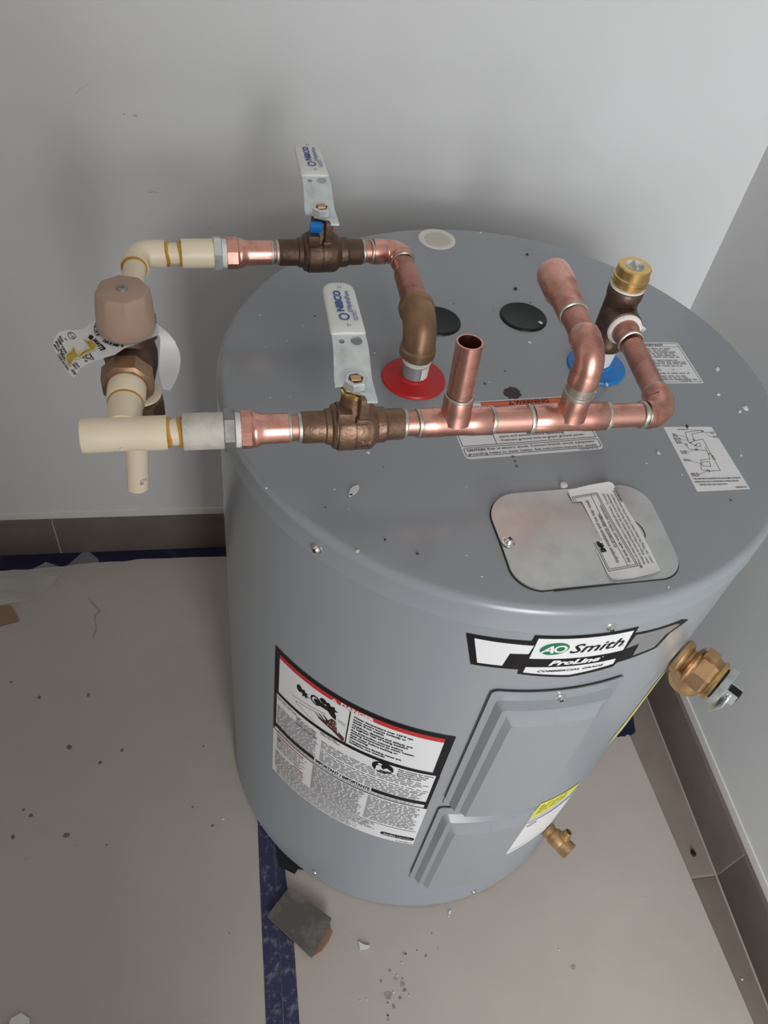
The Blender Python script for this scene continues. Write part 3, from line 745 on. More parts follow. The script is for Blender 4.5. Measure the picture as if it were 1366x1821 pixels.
d = Decal(cm, S); d.poly([(a * MM, -b * MM) for a, b in ((76, 74), (83, 68), (88, 57), (94, 58), (96, 72), (99, 78), (107, 85), (107, 93), (104, 93), (90, 83), (82, 80))], .00042); d.build('scalded_hand', mat('maroon_print', (.075, .012, .018), .5), dl)
d = Decal(cm, S)
for k in range(16):
    a = 84 + random.random() * 12; b = 60 + random.random() * 16
    d.poly([(a * MM, -b * MM), ((a + .7) * MM, -(b + .4) * MM), ((a + .3) * MM, -(b + 4) * MM)], .0006)
d.poly([(.096, -.0745), (.098, -.0745), (.0995, -.083), (.0975, -.080)], .0006)
# reader symbol in the oval
d.disc(.1545, -.1075, .0026, off=.0007, n=16); d.poly([(.1505, -.1240), (.1508, -.1135), (.1530, -.1110), (.1560, -.1110), (.1580, -.1165), (.1640, -.1185), (.1640, -.1205), (.1560, -.1205), (.1550, -.1240)], .0007)
d.poly([(.1600, -.1165), (.1635, -.1120), (.1672, -.1150), (.1705, -.1185), (.1650, -.1190)], .0007)
d.build('white_print', M['white'], dl, kind='stuff')
d = Decal(cm, S)
d.greek(.079, -.1235, .215, -.130, .0042, ragged=.3); d.greek(.079, -.1325, .218, -.144, .0042, .42, .12); d.greek(.079, -.1475, .218, -.151, .0042, .42, .1)
d.greek(.079, -.1530, .2185, -.1755, .0042, .42, .08); d.greek(.007, -.106, .060, -.111, .0035, .4, .4); d.greek(.040, -.112, .073, -.130, .0030, .5, .1)
d.greek(.007, -.126, .076, -.176, .0033, .45, .1); d.greek(.076, -.1035, .104, -.109, .0036, .5, .2)
d.greek(.010, -.1895, .215, -.1950, .0030, .4, .05)
d.greek(.008, -.2095, .064, -.2440, .0040, .4, .3); d.greek(.006, -.252, .062, -.275, .0036, .45, .15)
d.greek(.1500, -.2020, .2190, -.2370, .0034, .45, .12); d.greek(.1500, -.2400, .2190, -.2740, .0034, .45, .12)
d.greek(.0710, -.2010, .1460, -.2740, .0034, .50, .10); d.greek(.006, -.2815, .172, -.3010, .0036, .45, .08); d.greek(.010, -.3040, .176, -.3200, .0036, .36, .3); d.greek(.2005, -.3190, .222, -.3205, .0028, .6, .05)
d.disc(.0125, -.2155, .0035, .0050, off=.0005, n=14)
d.build('fine_print', M['print_soft'], dl, kind='stuff')
d = Decal(cm, S); d.poly(rrect(.1780, -.3110, .2240, -.3000, .0050), .0004); d.build('certified_mark', M['print'], dl)
d = Decal(cm, S); d.text('AHRI', .1815, -.3085, .0082, off=.0007, bold=.03, width=.0170); d.text('CERTIFIED', .2000, -.3075, .0052, off=.0007, width=.0200); d.build('mark_lettering', M['label_grey'], dl)

# maker's badge
bm_ = cyl_map(-87, 0)
P3 = lambda pts: [(a * MM, b * MM) for a, b in pts]
bd = sticker('badge_sticker', bm_, P3([(-114.5, -47.3), (-56.8, -46.2), (-56.2, -37), (42.5, -38), (42.3, -48.7), (103, -58.4), (117.2, -68.5), (97, -77), (90, -99), (43.4, -99.5), (41.6, -105.8), (-4.2, -110.7), (-56.2, -101.8), (-56.6, -94.2), (-101.2, -94.6)]), 'black, white and green maker badge above the access covers', step=.005, material='print')
d = Decal(bm_, S); d.poly(P3([(-106.1, -52.3), (-53, -52.9), (-54.4, -66.8), (-71, -68.2), (-73.2, -89.4), (-96, -89.8)]), .0004); d.poly(P3([(-52, -41.2), (38.7, -42.2), (40.5, -75.8), (-52, -74.3)]), .0004); d.poly(P3([(-51.4, -89), (38.3, -89.8), (38.9, -99.4), (-5.2, -106), (-51.5, -98.6)]), .0004)
d.build('white_fields', M['white'], bd, kind='stuff')
d = Decal(bm_, S); d.poly(P3([(44.2, -59.8), (45, -52.0), (95.5, -60.6), (104, -66), (90, -74.5), (84.5, -93.3), (58.8, -93.8), (56.8, -71.9), (42.8, -74.3)]), .0004); d.build('clear_field', M['label_clear'], bd)
V_ = [(-33 + 13.4 * math.cos(a) , -57.6 + 10 * math.sin(a) + .8 * math.cos(a)) for a in [2 * math.pi * k / 36 for k in range(36)]]
d = Decal(bm_, S); d.poly(P3(V_), .0005); d.build('green_oval', M['green'], bd)
d = Decal(bm_, S); d.text('A', -.0452, -.0640, .0165, off=.0008, bold=.025, width=.0135, shear=.25); d.disc(-.0275, -.0576, .0062, .0060, .0008, .62)
d.text('ProLine', -.0315, -.0853, .0112, off=.0007, bold=.05, width=.0500, shear=.25); d.disc(.0205, -.0795, .0008, off=.0007, n=8); d.build('white_lettering', M['white'], bd, kind='stuff')
d = Decal(bm_, S); d.text('Smith', -.0185, -.0655, .0205, off=.0008, bold=.012, width=.0525, shear=.25); d.disc(.0360, -.0650, .0007, off=.0007, n=8)
d.text('COMMERCIAL GRADE', -.0395, -.0976, .0046, off=.0007, bold=.018, width=.0660, shear=.25); d.build('black_lettering', M['print'], bd, kind='stuff')

# energy guide, rating plate and the strip on the far side
cm2 = cyl_map(-74.0, -.470)
eg = sticker('energy_sticker', cm2, [(.004, .000), (.040, -.010), (.082, -.024), (.082, -.068), (.0, -.0715), (-.002, -.064)], 'yellow and grey energy label at the right of the lower cover', step=.005, material='label_grey')
d = Decal(cm2, S); d.poly([(.004, .000), (.040, -.010), (.082, -.024), (.082, -.050), (.050, -.048), (.0, -.053)], .0004); d.build('yellow_field', M['yellow'], eg)
d = Decal(cm2, S); d.greek(.008, -.014, .030, -.040, .0080, .35, .2); d.greek(.030, -.020, .060, -.040, .0080, .35, .2); d.line([(.002, -.0425), (.06, -.040)], .0012); d.build('fine_print', M['print'], eg, kind='stuff')
cm3 = cyl_map(-73.5, -.541)
rp = sticker('rating_sticker', cm3, [(0, -.002), (.090, -.012), (.090, -.124), (-.001, -.125)], 'white rating label below the yellow energy label', step=.005)
d = Decal(cm3, S); d.disc(.0125, -.014, .0085, .0062, .0005, .72); d.text('UL', .0085, -.0170, .0075); d.line([(.003, -.113), (.085, -.109)], .0008); d.greek(.006, -.112, .03, -.116, .004, .4); d.build('lettering', M['print_grey'], rp, kind='stuff')
cm4 = cyl_map(-52.5, -.225)
ys = sticker('yellow_sticker', cm4, [(-.008, .0), (.10, .0), (.10, -.16), (-.030, -.16), (-.018, -.07)], 'yellow label seen edge-on at the right limb of the jacket', step=.005, material='label_pale_yellow')
# ---------------------------------------------------------------- plumbing on top of the heater
ZP = .07
def FA(x): return Vector((x, -.1442 + .0368 * x, ZP))
def BA(x): return Vector((x, .1326 + .0690 * x, ZP))
FD = Vector((1, .0368, 0)).normalized(); BD = Vector((1, .069, 0)).normalized()
def lat(ax, x0, prof, n=40, phase=0.0, cap=(True, True), mb=None):
    """prof in mm along the run starting at x0"""
    mb = mb or MB()
    return mb.lathe(ax(x0), ax(x0 + 1), [(t * MM, r * MM) for t, r in prof], n, phase, cap)

def ball_valve(ax, x0, label, blue, sc=1.0):
    k = (.0869 if not blue else .0893) / .0870
    c = ax(x0 + .0415 * k)
    v = empty('ball_valve', Vector((c.x, c.y, ZP - .0208)), label, 'valve')
    bmn = 'bronze' if blue else 'bronze_warm'
    prof = [(0, 13.0), (1, 13.5), (19, 13.6), (20, 15.2), (24, 15.6), (25.5, 18.6), (28, 19.6), (28.2, 18.4), (28.9, 18.4), (29.1, 20.4), (31, 20.9), (42.6, 20.9), (43.0, 20.1), (43.6, 20.1), (44, 20.7), (57, 20.6), (59.5, 19.2), (63.5, 15.6), (70, 15.4), (71.5, 14.2), (73, 13.6), (86, 13.5), (87, 13.0)]
    body = lat(ax, x0, [(t * k, r) for t, r in prof], 56).build('body', M[bmn], v)
    d = FD if not blue else BD
    up = Vector((0, 0, 1)); nd = d.cross(up)            # nd points towards the camera side (-y)
    rot = Matrix((d, -nd, up)).transposed().to_4x4()
    st = MB(); st.lathe(c, c + up, [(.014, .0125), (.022, .0120), (.026, .0108), (.0385, .0100)], 28)
    st.box(c + up * .0215 - d * .0085 + nd * .0105, (.0120, .012, .012), rot, .0012)
    st.box(c + up * .0300 + d * .0065 + nd * .0125, (.0075, .0085, .024), rot, .001)
    st.box(c + up * .019 + d * .0060 + nd * .0125, (.0100, .0110, .006), rot, .001)
    st.build('bonnet', M[bmn], v)
    if blue:
        q = MB(); q.box(c + up * .0335 - d * .006 + nd * .0085, (.0125, .007, .010), rot @ Matrix.Rotation(.35, 4, 'X'), .001); q.build('stop_clip', M['blue_pl'], v)
    else:
        MB().lathe(c + up * .0375, c + up, [(0, .0112), (.0025, .0112), (.0027, .0095)], 28).build('packing_nut', M['brass'], v)
    # lever: flat plate with two bends running to the back
    zz = [(-.030, .0425), (.008, .0425), (.030, .0580), (.042, .0600), (.112, .0625)]
    def zof(y):
        for (a, za), (b, zb) in zip(zz[:-1], zz[1:]):
            if y <= b: return za + (zb - za) * max(0, (y - a)) / (b - a)
        return zz[-1][1]
    th = .0022
    def lm3(y, w, h, lift=0.0): return c + d * w - nd * y + up * (zof(y) + h + lift)
    ol = [(-.0195, .0155), (-.0190, .0070), (-.0120, .0062), (-.0060, -.0030), (-.0045, -.0075), (.0020, -.0095), (.0010, -.0160), (.010, -.0158), (.022, -.0150), (.0475, -.0140), (.0475, .0140), (.022, .0150), (.006, .0155)]
    def circ(cy, cw, r, n=16): return [(cy + r * math.cos(2 * math.pi * i / n), cw + r * math.sin(2 * math.pi * i / n)) for i in range(n)]
    holes = [circ(.0365, -.0068, .0025), circ(.0370, .0055, .0049), circ(.0105, -.0002, .0020)]
    V, F = fill(ol, holes, .004)
    mb = MB(); n = len(V)
    ff = [list(f)[::-1] for f in F] + [[i + n for i in f] for f in F]
    cnt = {}
    for f in F:
        for i in range(3):
            e = (f[i], f[(i + 1) % 3]); cnt[e] = cnt.get(e, 0) + 1
    for (a, b) in list(cnt):
        if (b, a) not in cnt: ff.append([a, b, b + n, a + n])
    mb.add([lm3(y, w, -th / 2) for y, w in V] + [lm3(y, w, th / 2) for y, w in V], ff)
    lever = mb.build('lever', M['steel'], v, sharp=40)
    # vinyl sleeve
    mb = MB(); secs = []
    ys = [.0445, .0455, .060, .075, .090, .100, .1060, .1100, .1125, .1135]
    ws = [.0140, .0148, .0146, .0144, .0143, .0142, .0136, .0118, .0080, .0040]
    hs = [.0020, .0026, .0028, .0028, .0028, .0028, .0027, .0025, .0022, .0015]
    N = 24
    for y, w, h in zip(ys, ws, hs):
        ring = []
        for i in range(N):
            a = 2 * math.pi * i / N; cs, sn = math.cos(a), math.sin(a)
            px_ = w * math.copysign(abs(cs) ** .30, cs); pz = h * math.copysign(abs(sn) ** .45, sn) + .0012 * (1 - (px_ / .0148) ** 2)
            ring.append(lm3(y, px_, pz))
        secs += ring
    m = len(ys)
    mb.add(secs, [[j * N + i, j * N + (i + 1) % N, (j + 1) * N + (i + 1) % N, (j + 1) * N + i] for j in range(m - 1) for i in range(N)] + [list(range(N))[::-1], [(m - 1) * N + i for i in range(N)]])
    grip = mb.build('grip', M['grip'], v, sharp=50)
    gm = lambda u, vv, off: lm3(.0450 + u, -vv, .0040 + off)
    dd = Decal(gm, .004)
    dd.text('NIBCO', .0255, .0000, .0088, off=.0006, bold=.035, width=.0285); dd.text('HydraPure', .0285, -.0072, .0062, off=.0006, bold=.01, width=.0250)
    dd.disc(.0185, .0010, .0046, .0046, .0006, .70); dd.build('grip_lettering', M['blue_ink'], grip, kind='stuff')
    dd = Decal(gm, .004); dd.disc(.0262, -.0050, .0017, off=.0006, hole=.55); dd.greek(.0135, -.0068, .0275, -.0108, .0022, .45, .1, off=.0006); dd.greek(.006, .0, .009, -.004, .0020, .4, .1, off=.0006); dd.greek(.0575, .001, .0615, -.003, .0020, .35, .1, off=.0006)
    dd.build('grip_fine_print', M['violet_ink'], grip, kind='stuff')
    nut = MB().lathe(c + up * .0438, c + up, [(0, .0092), (.0004, .0098), (.0066, .0098), (.0076, .0088)], 6, .25, (True, False))
    nut.lathe(c + up * .0438, c + up, [(.0076, .0088), (.0076, .0066), (.004, .0064)], 6, .25, (False, False))
    nut.build('nut', M['steel'], v, sharp=30)
    s2 = MB(); s2.lathe(c + up * .040, c + up, [(0, .0055), (.0085, .0055)], 20); s2.box(c + up * .0500, (.0085, .0065, .0045), rot, .0006); s2.build('stem', M['rough_brass'], v)
    if not blue:
        dd = Decal(lambda u, vv, off: ax(x0 + .0465 * k + u * k) + (nd * math.cos(vv / .0207) + up * math.sin(vv / .0207)) * (.0207 + off), .003)
        dd.text('3/4', 0, -.0030, .0070, off=.0004, bold=.03, width=.0095); dd.text('600', -.001, -.0095, .0062, off=.0004, bold=.03, width=.0110)
        dd.build('cast_lettering', M['copper_dull'], body, kind='stuff')
    return v
ball_valve(FA, -.2337, 'front brown bronze ball valve with white lever on the nearer run', False)
ball_valve(BA, -.2375, 'back dark bronze ball valve with white lever and a blue clip', True)

def adapter(ax, x0, x_hex, label, dirty, L, d):
    """plastic to metal transition: sleeve, steel hexagon, thread tape"""
    c = ax((x0 + x_hex) / 2)
    t = empty('transition_adapter', Vector((c.x, c.y, ZP - .016)), label, 'pipe fitting')
    Lm = (x_hex - x0) * 1000
    r = 15.2 if dirty else 14.6
    lat(ax, x0, [(0, 11.2), (0, r - .6), (.6, r), (Lm, r)], 44).build('sleeve', M['cpvc_dirty' if dirty else 'cpvc'], t)
    lat(ax, x_hex, [(0, 17.0), (.6, 18.0), (L[0] - .6, 18.0), (L[0], 17.0)], 6, .35 if dirty else .1).build('hexagon', M['steel_dull' if dirty else 'steel'], t, sharp=20)
    lat(ax, x_hex + L[0] / 1000, [(0, 13.4), (.3, 14.4), (L[1] * .6, 14.6), (L[1], 14.3)], 36).build('thread_tape', M['ptfe'], t)
    return t
adapter(FA, -.3304, -.2976, 'dusty grey plastic adapter with steel hexagon on the front run', True, (9, 4.6), FD)
adapter(BA, -.3368, -.3046, 'cream plastic adapter with steel hexagon on the back run', False, (8, 5.0), BD)

def copper_adapter(ax, x0, label, ln, d):
    c = ax(x0 + .020)
    t = empty('copper_adapter', Vector((c.x, c.y, ZP - .015)), label, 'pipe fitting')
    h, r1, r2, tb, sl = ln
    lat(ax, x0, [(0, 14.6), (.8, 16.0), (h - 1.5, 16.2), (h, 15.2)], 8, .2).build('hexagon', M['copper'], t, sharp=25)
    lat(ax, x0 + h * MM - .0005, [(0, 14.8), (2, 15.3), (r1 * .55, 15.0), (r1, 13.6), (r2 + r1, 12.8), (r1 + r2 + 2, 12.7), (tb, 12.6), (tb, 11.2)], 44).build('socket', M['copper'], t)
    x1 = x0 + (h + tb) * MM
    lat(ax, x1 - .001, [(0, 11.1), (sl + 3, 11.1)], 36).build('stub', M['copper_dull'], t)
    mb = MB(); mb.ring(ax(x1 + .0008), d, .0116, .0034, .0010); mb.ring(ax(x1 + (sl - 2.5) * MM), d, .0112, .0045, .0014); mb.build('solder', M['solder'], t)
    return t
copper_adapter(FA, -.2842, 'polished copper adapter left of the front ball valve', (10, 6.5, 3.5, 29.5, 12), FD)
copper_adapter(BA, -.2920, 'polished copper adapter left of the back ball valve', (13, 6.5, 2.5, 33.5, 9.0), BD)

# copper header: two tees, risers, elbow and branch to the cold inlet
hd = empty('copper_header', FA(-.02) - Vector((0, 0, .0135)), 'copper header run with two tees across the heater top', 'copper pipe')
PIPE = .0111; FIT = .0128
def pipe(a, b, r, name, m, parent, n=36): return MB().lathe(a, b, [(0, r), ((Vector(b) - Vector(a)).length, r)], n).build(name, M[m], parent)
def solder(c, d, r, parent, w=.0042, t=.0016):
    t *= .72
    mb = MB(); mb.ring(Vector(c), d, r, w, t); 
    for v in mb.v:                      # uneven bead
        q = v - Vector(c); a = math.atan2(q.z, q.x + q.y)
        v += q.normalized() * .0004 * math.sin(3.1 * a + c[0] * 90) + Vector(d) * .0007 * math.sin(2.3 * a + c[0] * 300 + c[1] * 100)
    return mb.build('solder_ring', M['solder'], parent)
pipe(FA(-.1480), FA(-.1320), PIPE, 'pipe', 'copper_dull', hd)
solder(FA(-.1452), FD, .0112, hd, .0042, .0020); solder(FA(-.1330), FD, .0120, hd)
def tee(x0, x1, xb, top, name='tee', bdir=(0, 0, 1)):
    mb = MB()
    L = (x1 - x0) * 1000
    lat(FA, x0, [(0, 11.2), (0, 12.6), (.5, 12.9), (L * .28, 12.9), (L * .36, 12.3), (L * .64, 12.3), (L * .72, 12.9), (L - .5, 12.9), (L, 12.6), (L, 11.2)], 44, mb=mb)
    b = FA(xb); dv = (Vector(top) - b).normalized()
    mb.lathe(b, b + dv, [(.004, .0150), (.0115, .0134), (.016, .0128), (.0285, .0129), (.029, .0126), (.029, .0112)], 40)
    return mb.build('tee', M['copper'], hd), b, dv
RT = Vector((-.1022, -.1440, .1525))
_, b1, d1 = tee(-.1322, -.0690, -.1005, RT)
solder(b1 + d1 * .0290, d1, .0120, hd, .0036, .0012)
rl = (RT - b1).length
MB().lathe(b1 + d1 * .027, RT, [(0, PIPE), (rl - .0272, PIPE), (rl - .027, PIPE - .0002), (rl - .027, .0096), (.004, .0096)], 44, cap=(True, True)).build('open_riser', M['copper'], hd)
solder(FA(-.0668), FD, .0122, hd, .0046, .0016)
pipe(FA(-.0690), FA(-.0290), .0119, 'pipe', 'copper', hd)
solder(FA(-.0310), FD, .0122, hd, .0050, .0017)
CT = Vector((.0069, FA(.0069).y, .140))
_, b2, d2 = tee(-.0285, .0420, .0069, CT)
solder(FA(.0432), FD, .0120, hd, .0046, .0014)
pipe(FA(.0415), FA(.0800), PIPE, 'pipe', 'copper', hd)
solder(FA(.0790), FD, .0120, hd, .0050, .0015); solder(FA(.0835), FD, .0124, hd, .0026, .0008)
# capped riser: up, elbow, back
solder(b2 + d2 * .0285, d2, .0124, hd, .0042, .0018)
pipe(b2 + d2 * .028, b2 + d2 * .0400, .0119, 'tinned_pipe', 'solder', hd)
LEG = Vector((-.004, 1, .010)).normalized()
def elbow_pts(c, din, dout, r, la, lb, n=12):
    """centre line through corner c"""
    din = Vector(din).normalized(); dout = Vector(dout).normalized()
    pts = [c - din * (r + la), c - din * r]
    nrm = (dout - din * din.dot(dout)).normalized()
    cc = c - din * r + nrm * r
    for i in range(1, n):
        a = (math.pi / 2) * i / n
        pts.append(cc - nrm * r * math.cos(a) + din * r * math.sin(a))
    pts += [c + dout * r, c + dout * (r + lb)]
    return pts
def elbow(c, din, dout, r, la, lb, rad, name, m, parent, cup=.0006):
    p = elbow_pts(c, din, dout, r, la, lb)
    q = [p[0], p[0] + (p[1] - p[0]) * .9] + p[1:-1] + [p[-2] + (p[-1] - p[-2]) * .1, p[-1]]
    rr = [rad + cup, rad + cup] + [rad] * (len(p) - 2) + [rad + cup, rad + cup]
    return MB().sweep(q, rr, 36).build(name, M[m], parent)
elbow(CT, d2, LEG, .018, .012, .008, .0129, 'elbow', 'copper', hd)
y0 = CT + LEG * .0250
solder(y0 + LEG * .0015, LEG, .0122, hd, .0036, .0013)
pipe(y0, y0 + LEG * .040, PIPE + .0003, 'pipe', 'copper_dull', hd)
solder(y0 + LEG * .0315, LEG, .0122, hd, .0036, .0014)
cp = MB(); a = y0 + LEG * .032
cp.lathe(a, a + LEG, [(0, .0112), (0, .0126), (.001, .0130), (.022, .0132), (.030, .0146), (.034, .0158), (.060, .0160), (.0645, .0150), (.0665, .0125), (.0672, .0004)], 44, cap=(False, False)); cp.build('end_cap', M['copper'], hd)
# right elbow and branch
EC = FA(.1030); BT = Vector((BLU.x, BLU.y, ZP)); BDIR = (BT - EC).normalized()
elbow(EC, FD, BDIR, .016, .0045, .012, .0128, 'elbow', 'copper', hd)
s = .0285
solder(EC + BDIR * (s + .0012), BDIR, .0122, hd, .0036, .0013)
pipe(EC + BDIR * s, EC + BDIR * .1010, PIPE, 'pipe', 'copper_dull', hd)
ub = at(1130, 609, ZP).y; s2_ = (ub - EC.y) / BDIR.y
solder(EC + BDIR * s2_, BDIR, .0124, hd, .0034, .0012)
MB().lathe(EC + BDIR * (s2_ + .001), BT, [(0, .0112), (0, .0128), (.007, .0130), (.010, .0126), (.0135, .0138), (.024, .0138)], 8 * 5).build('male_adapter', M['copper_dull'], hd)

# bronze tee on the cold nipple, with brass plug
bt = empty('bronze_tee', BLU + Vector((0, 0, .030)), 'dark bronze tee standing on the blue-ringed inlet', 'pipe fitting')
mb = MB(); mb.lathe(BLU, BLU + Vector((0, 0, 1)), [(.0300, .0150), (.0302, .0178), (.0315, .0186), (.0400, .0186), (.0425, .0176), (.090, .0172), (.0925, .0184), (.1010, .0186), (.1022, .0178), (.1022, .0150)], 44)
mb.lathe(BT, BT - BDIR, [(.006, .0200), (.016, .0180), (.0190, .0190), (.0262, .0190), (.0270, .0180), (.0270, .0140)], 40)
body = mb.build('body', M['bronze'], bt)
MB().lathe(BT - BDIR * .0262, BT - BDIR, [(0, .0138), (.0002, .0176), (.0022, .0180), (.0042, .0168), (.0046, .0138)], 36, cap=(False, False)).build('thread_tape', M['ptfe'], bt)
mb = MB(); tk = BT - BDIR * .0285
mb.add([tk + Vector((.0150, .0, .0075)), tk + Vector((.0215, -.004, .004)), tk + Vector((.0225, .002, -.004)), tk + Vector((.0180, .004, -.002)), tk + Vector((.0165, .0, .002))], [[0, 1, 4], [1, 2, 3, 4]])
mb.build('tape_tail', M['ptfe'], bt, sharp=None)
up = Vector((0, 0, 1))
pg = empty('brass_plug', BLU + Vector((0, 0, .1015)), 'bright brass cap with white insert on top of the dark bronze tee', 'pipe fitting')
MB().lathe(BLU, BLU + up, [(.1018, .0158), (.1032, .0180), (.1048, .0180), (.1052, .0160)], 36, cap=(False, False)).build('thread_tape', M['ptfe'], pg)
PLT = .127
MB().lathe(BLU, BLU + up, [(.1030, .0158), (.1080, .0158), (.1082, .0176), (.1090, .0184), (.1118, .0184), (.1122, .0174), (.1132, .0174), (.1136, .0183), (.1160, .0183), (.1170, .0172), (PLT - .0012, .0170), (PLT, .0160), (PLT, .0102), (PLT - .010, .0098)], 48, cap=(True, False)).build('cap', M['brass'], pg)
MB().lathe(BLU, BLU + up, [(PLT + .0003, .0102), (PLT + .0003, .0092), (PLT - .0045, .0090), (PLT - .0045, .0004)], 36, cap=(False, False)).build('insert', M['white_pl'], pg)
MB().box(BLU + Vector((.0005, 0, PLT - .0022)), (.0012, .0140, .0070), rotz(-.15)).build('web', M['white_pl'], pg)

# bronze elbow on the hot nipple, copper run behind it
be = empty('bronze_elbow', RED + Vector((0, 0, .028)), 'brown bronze elbow standing on the red-ringed outlet', 'pipe fitting')
HC = Vector((RED.x - .0010, RED.y, ZP - .004)); hdir = Vector((-.004, .9, .0045)).normalized()
mb = MB()
p = elbow_pts(HC, up, hdir, .022, .012, .014, 14)
q = [p[0], p[0] + up * .0015, p[0] + up * .0095, p[0] + up * .0115] + p[1:-1] + [p[-1] - hdir * .0115, p[-1] - hdir * .0095, p[-1] - hdir * .0015, p[-1]]
rr = [.0172, .0186, .0186, .0170] + [.0170] * (len(p) - 2) + [.0170, .0184, .0184, .0170]
mb.sweep(q, rr, 44); mb.build('body', M['bronze_elbow'], be)
MB().lathe(p[-1] - hdir * .0005, p[-1] + hdir, [(0, .0165), (.0015, .0158), (.0030, .0135)], 30, cap=(False, False)).build('thread_tape', M['ptfe'], be)
hr = empty('copper_hot_run', BA(-.125) - Vector((0, 0, .0135)), 'short copper elbow run between back ball valve and bronze elbow', 'copper pipe')
HE = BA(-.1062); hb_ = (p[-1] - HE).normalized()
pipe(BA(-.1485), BA(-.1360), PIPE, 'pipe', 'copper_dull', hr)
solder(BA(-.1465), BD, .0113, hr, .0040, .0018); solder(BA(-.1375), BD, .0120, hr, .0036, .0014)
elbow(HE, BD, hb_, .015, .0145, .004, .0128, 'elbow', 'copper', hr)
solder(HE + hb_ * .0200, hb_, .0122, hr, .0034, .0012)
Lh = (p[-1] - HE).length
MB().lathe(HE + hb_ * .019, p[-1], [(0, .0112), (.016, .0112), (.018, .0122), (.024, .0134), (.028, .0130), (Lh - .019 + .002, .0136)], 40).build('male_adapter', M['copper_dull'], hr)

# ---------------------------------------------------------------- plastic run and mixing valve on the left
ct = empty('plastic_tee', FA(-.375) - Vector((0, 0, .0145)), 'cream plastic tee with open left end below the mixing valve', 'pipe fitting')
VX, VY = -.3775, -.0525
TC = FA(-.3770); tdir = (Vector((VX, VY, ZP)) - TC).normalized()
mb = MB(); lat(FA, -.4085, [(14, 10.9), (0, 11.2), (0, 13.4), (.8, 14.1), (20, 14.0), (22, 13.7), (44, 13.7), (46, 14.0), (65.3, 14.1), (66.1, 13.4), (66.1, 11)], 44, mb=mb)
mb.lathe(TC, TC + tdir, [(.006, .0150), (.014, .0138), (.0365, .0140), (.0372, .0134), (.0372, .011)], 40); mb.build('body', M['cpvc'], ct)
mb = MB(); mb.lathe(FA(-.3772) + Vector((0, -.0139, -.003)), FA(-.3772) + Vector((0, -.02, -.004)), [(0, .0018), (.0010, .0012), (.0011, .0002)], 10); mb.build('mould_mark', M['cpvc'], ct)
pipe(FA(-.3440), FA(-.3285), .0109, 'pipe', 'cpvc', ct)
def glue(c, d, r, parent, w=.0032, t=.0016): 
    mb = MB(); mb.ring(Vector(c), d, r, w, t)
    for v in mb.v:
        qv = v - Vector(c); a = math.atan2(qv.z, qv.x + qv.y + 1e-6); v += Vector(d) * .0008 * math.sin(2 * a + c[0] * 70)
    return mb.build('glue_bead', M['glue'], parent)
glue(FA(-.3412), FD, .0110, ct, .0040, .0018); glue(FA(-.3322), FD, .0110, ct, .0036, .0018)
glue(TC + tdir * .0380, tdir, .0128, ct, .0052, .0016)
ce = empty('plastic_elbow', BA(-.372) - Vector((0, 0, .0145)), 'cream plastic elbow at the back left above the mixing valve', 'pipe fitting')
EB = BA(-.3815); edir = Vector((.0, -1, 0))
p_ = elbow_pts(EB, -BD, edir, .0150, .0135, .0100, 12)
MB().sweep(p_, .0137, 40).build('body', M['cpvc'], ce)
pipe(BA(-.3540), BA(-.3355), .0109, 'pipe', 'cpvc', ce)
glue(BA(-.3508), BD, .0110, ce, .0036, .0022); glue(BA(-.3384), BD, .0110, ce, .0034, .0024)
glue(p_[-1], edir, .0112, ce, .0030, .0016)
pipe(p_[-1] + Vector((0, .004, 0)), Vector((EB.x + .001, .022, ZP)), .0110, 'pipe', 'cpvc', ce)

mv = empty('mixing_valve', Vector((VX, VY, .0)), 'bronze thermostatic mixing valve with tan knob at the left', 'valve')
Vc = Vector((VX, VY, ZP)); yv = Vector((0, 1, 0))
mb = MB(); mb.lathe(Vc - yv * .031, Vc, [(0, .0165), (.004, .0185), (.016, .0195), (.031, .0215), (.046, .0195), (.058, .0185), (.062, .0165)], 40)
mb.lathe(Vector((VX, VY, .026)), Vector((VX, VY, 1)), [(0, .0165), (.010, .0175), (.030, .0225), (.044, .0235), (.058, .0210), (.066, .0185), (.070, .0170)], 40)
mb.build('body', M['bronze'], mv)
MB().lathe(Vc - tdir * .0490, Vc, [(0, .0190), (.0015, .0222), (.0170, .0226), (.0186, .0205)], 8, .39).build('union_nut', M['bronze_elbow'], mv, sharp=22)
MB().lathe(Vc + yv * .030, Vc + yv, [(0, .0205), (.0015, .0226), (.0160, .0222), (.0180, .0190)], 8, .39).build('union_nut', M['bronze_elbow'], mv, sharp=22)
MB().lathe(TC + tdir * .0385, Vc, [(0, .0130), (0, .0150), (.0012, .0158), (.0215, .0160)], 40).build('tailpiece', M['cpvc'], mv)
MB().lathe(Vc + yv * .047, Vc + yv, [(0, .0158), (.020, .0156), (.0215, .0150), (.0275, .0112)], 40).build('tailpiece', M['cpvc'], mv)
# lower outlet: union and nut
ox = Vector((VX + .004, VY - .002, 0))
MB().lathe(ox + Vector((0, 0, .026)), ox - up, [(-.001, .0165), (.0005, .0188), (.0024, .0188), (.0036, .017)], 36).build('gasket_ring', M['cpvc'], mv)
MB().lathe(ox + Vector((0, 0, .0215)), ox - up, [(0, .0185), (.0015, .0208), (.020, .0208), (.0215, .0180)], 8, .2).build('union_nut', M['bronze'], mv, sharp=22)
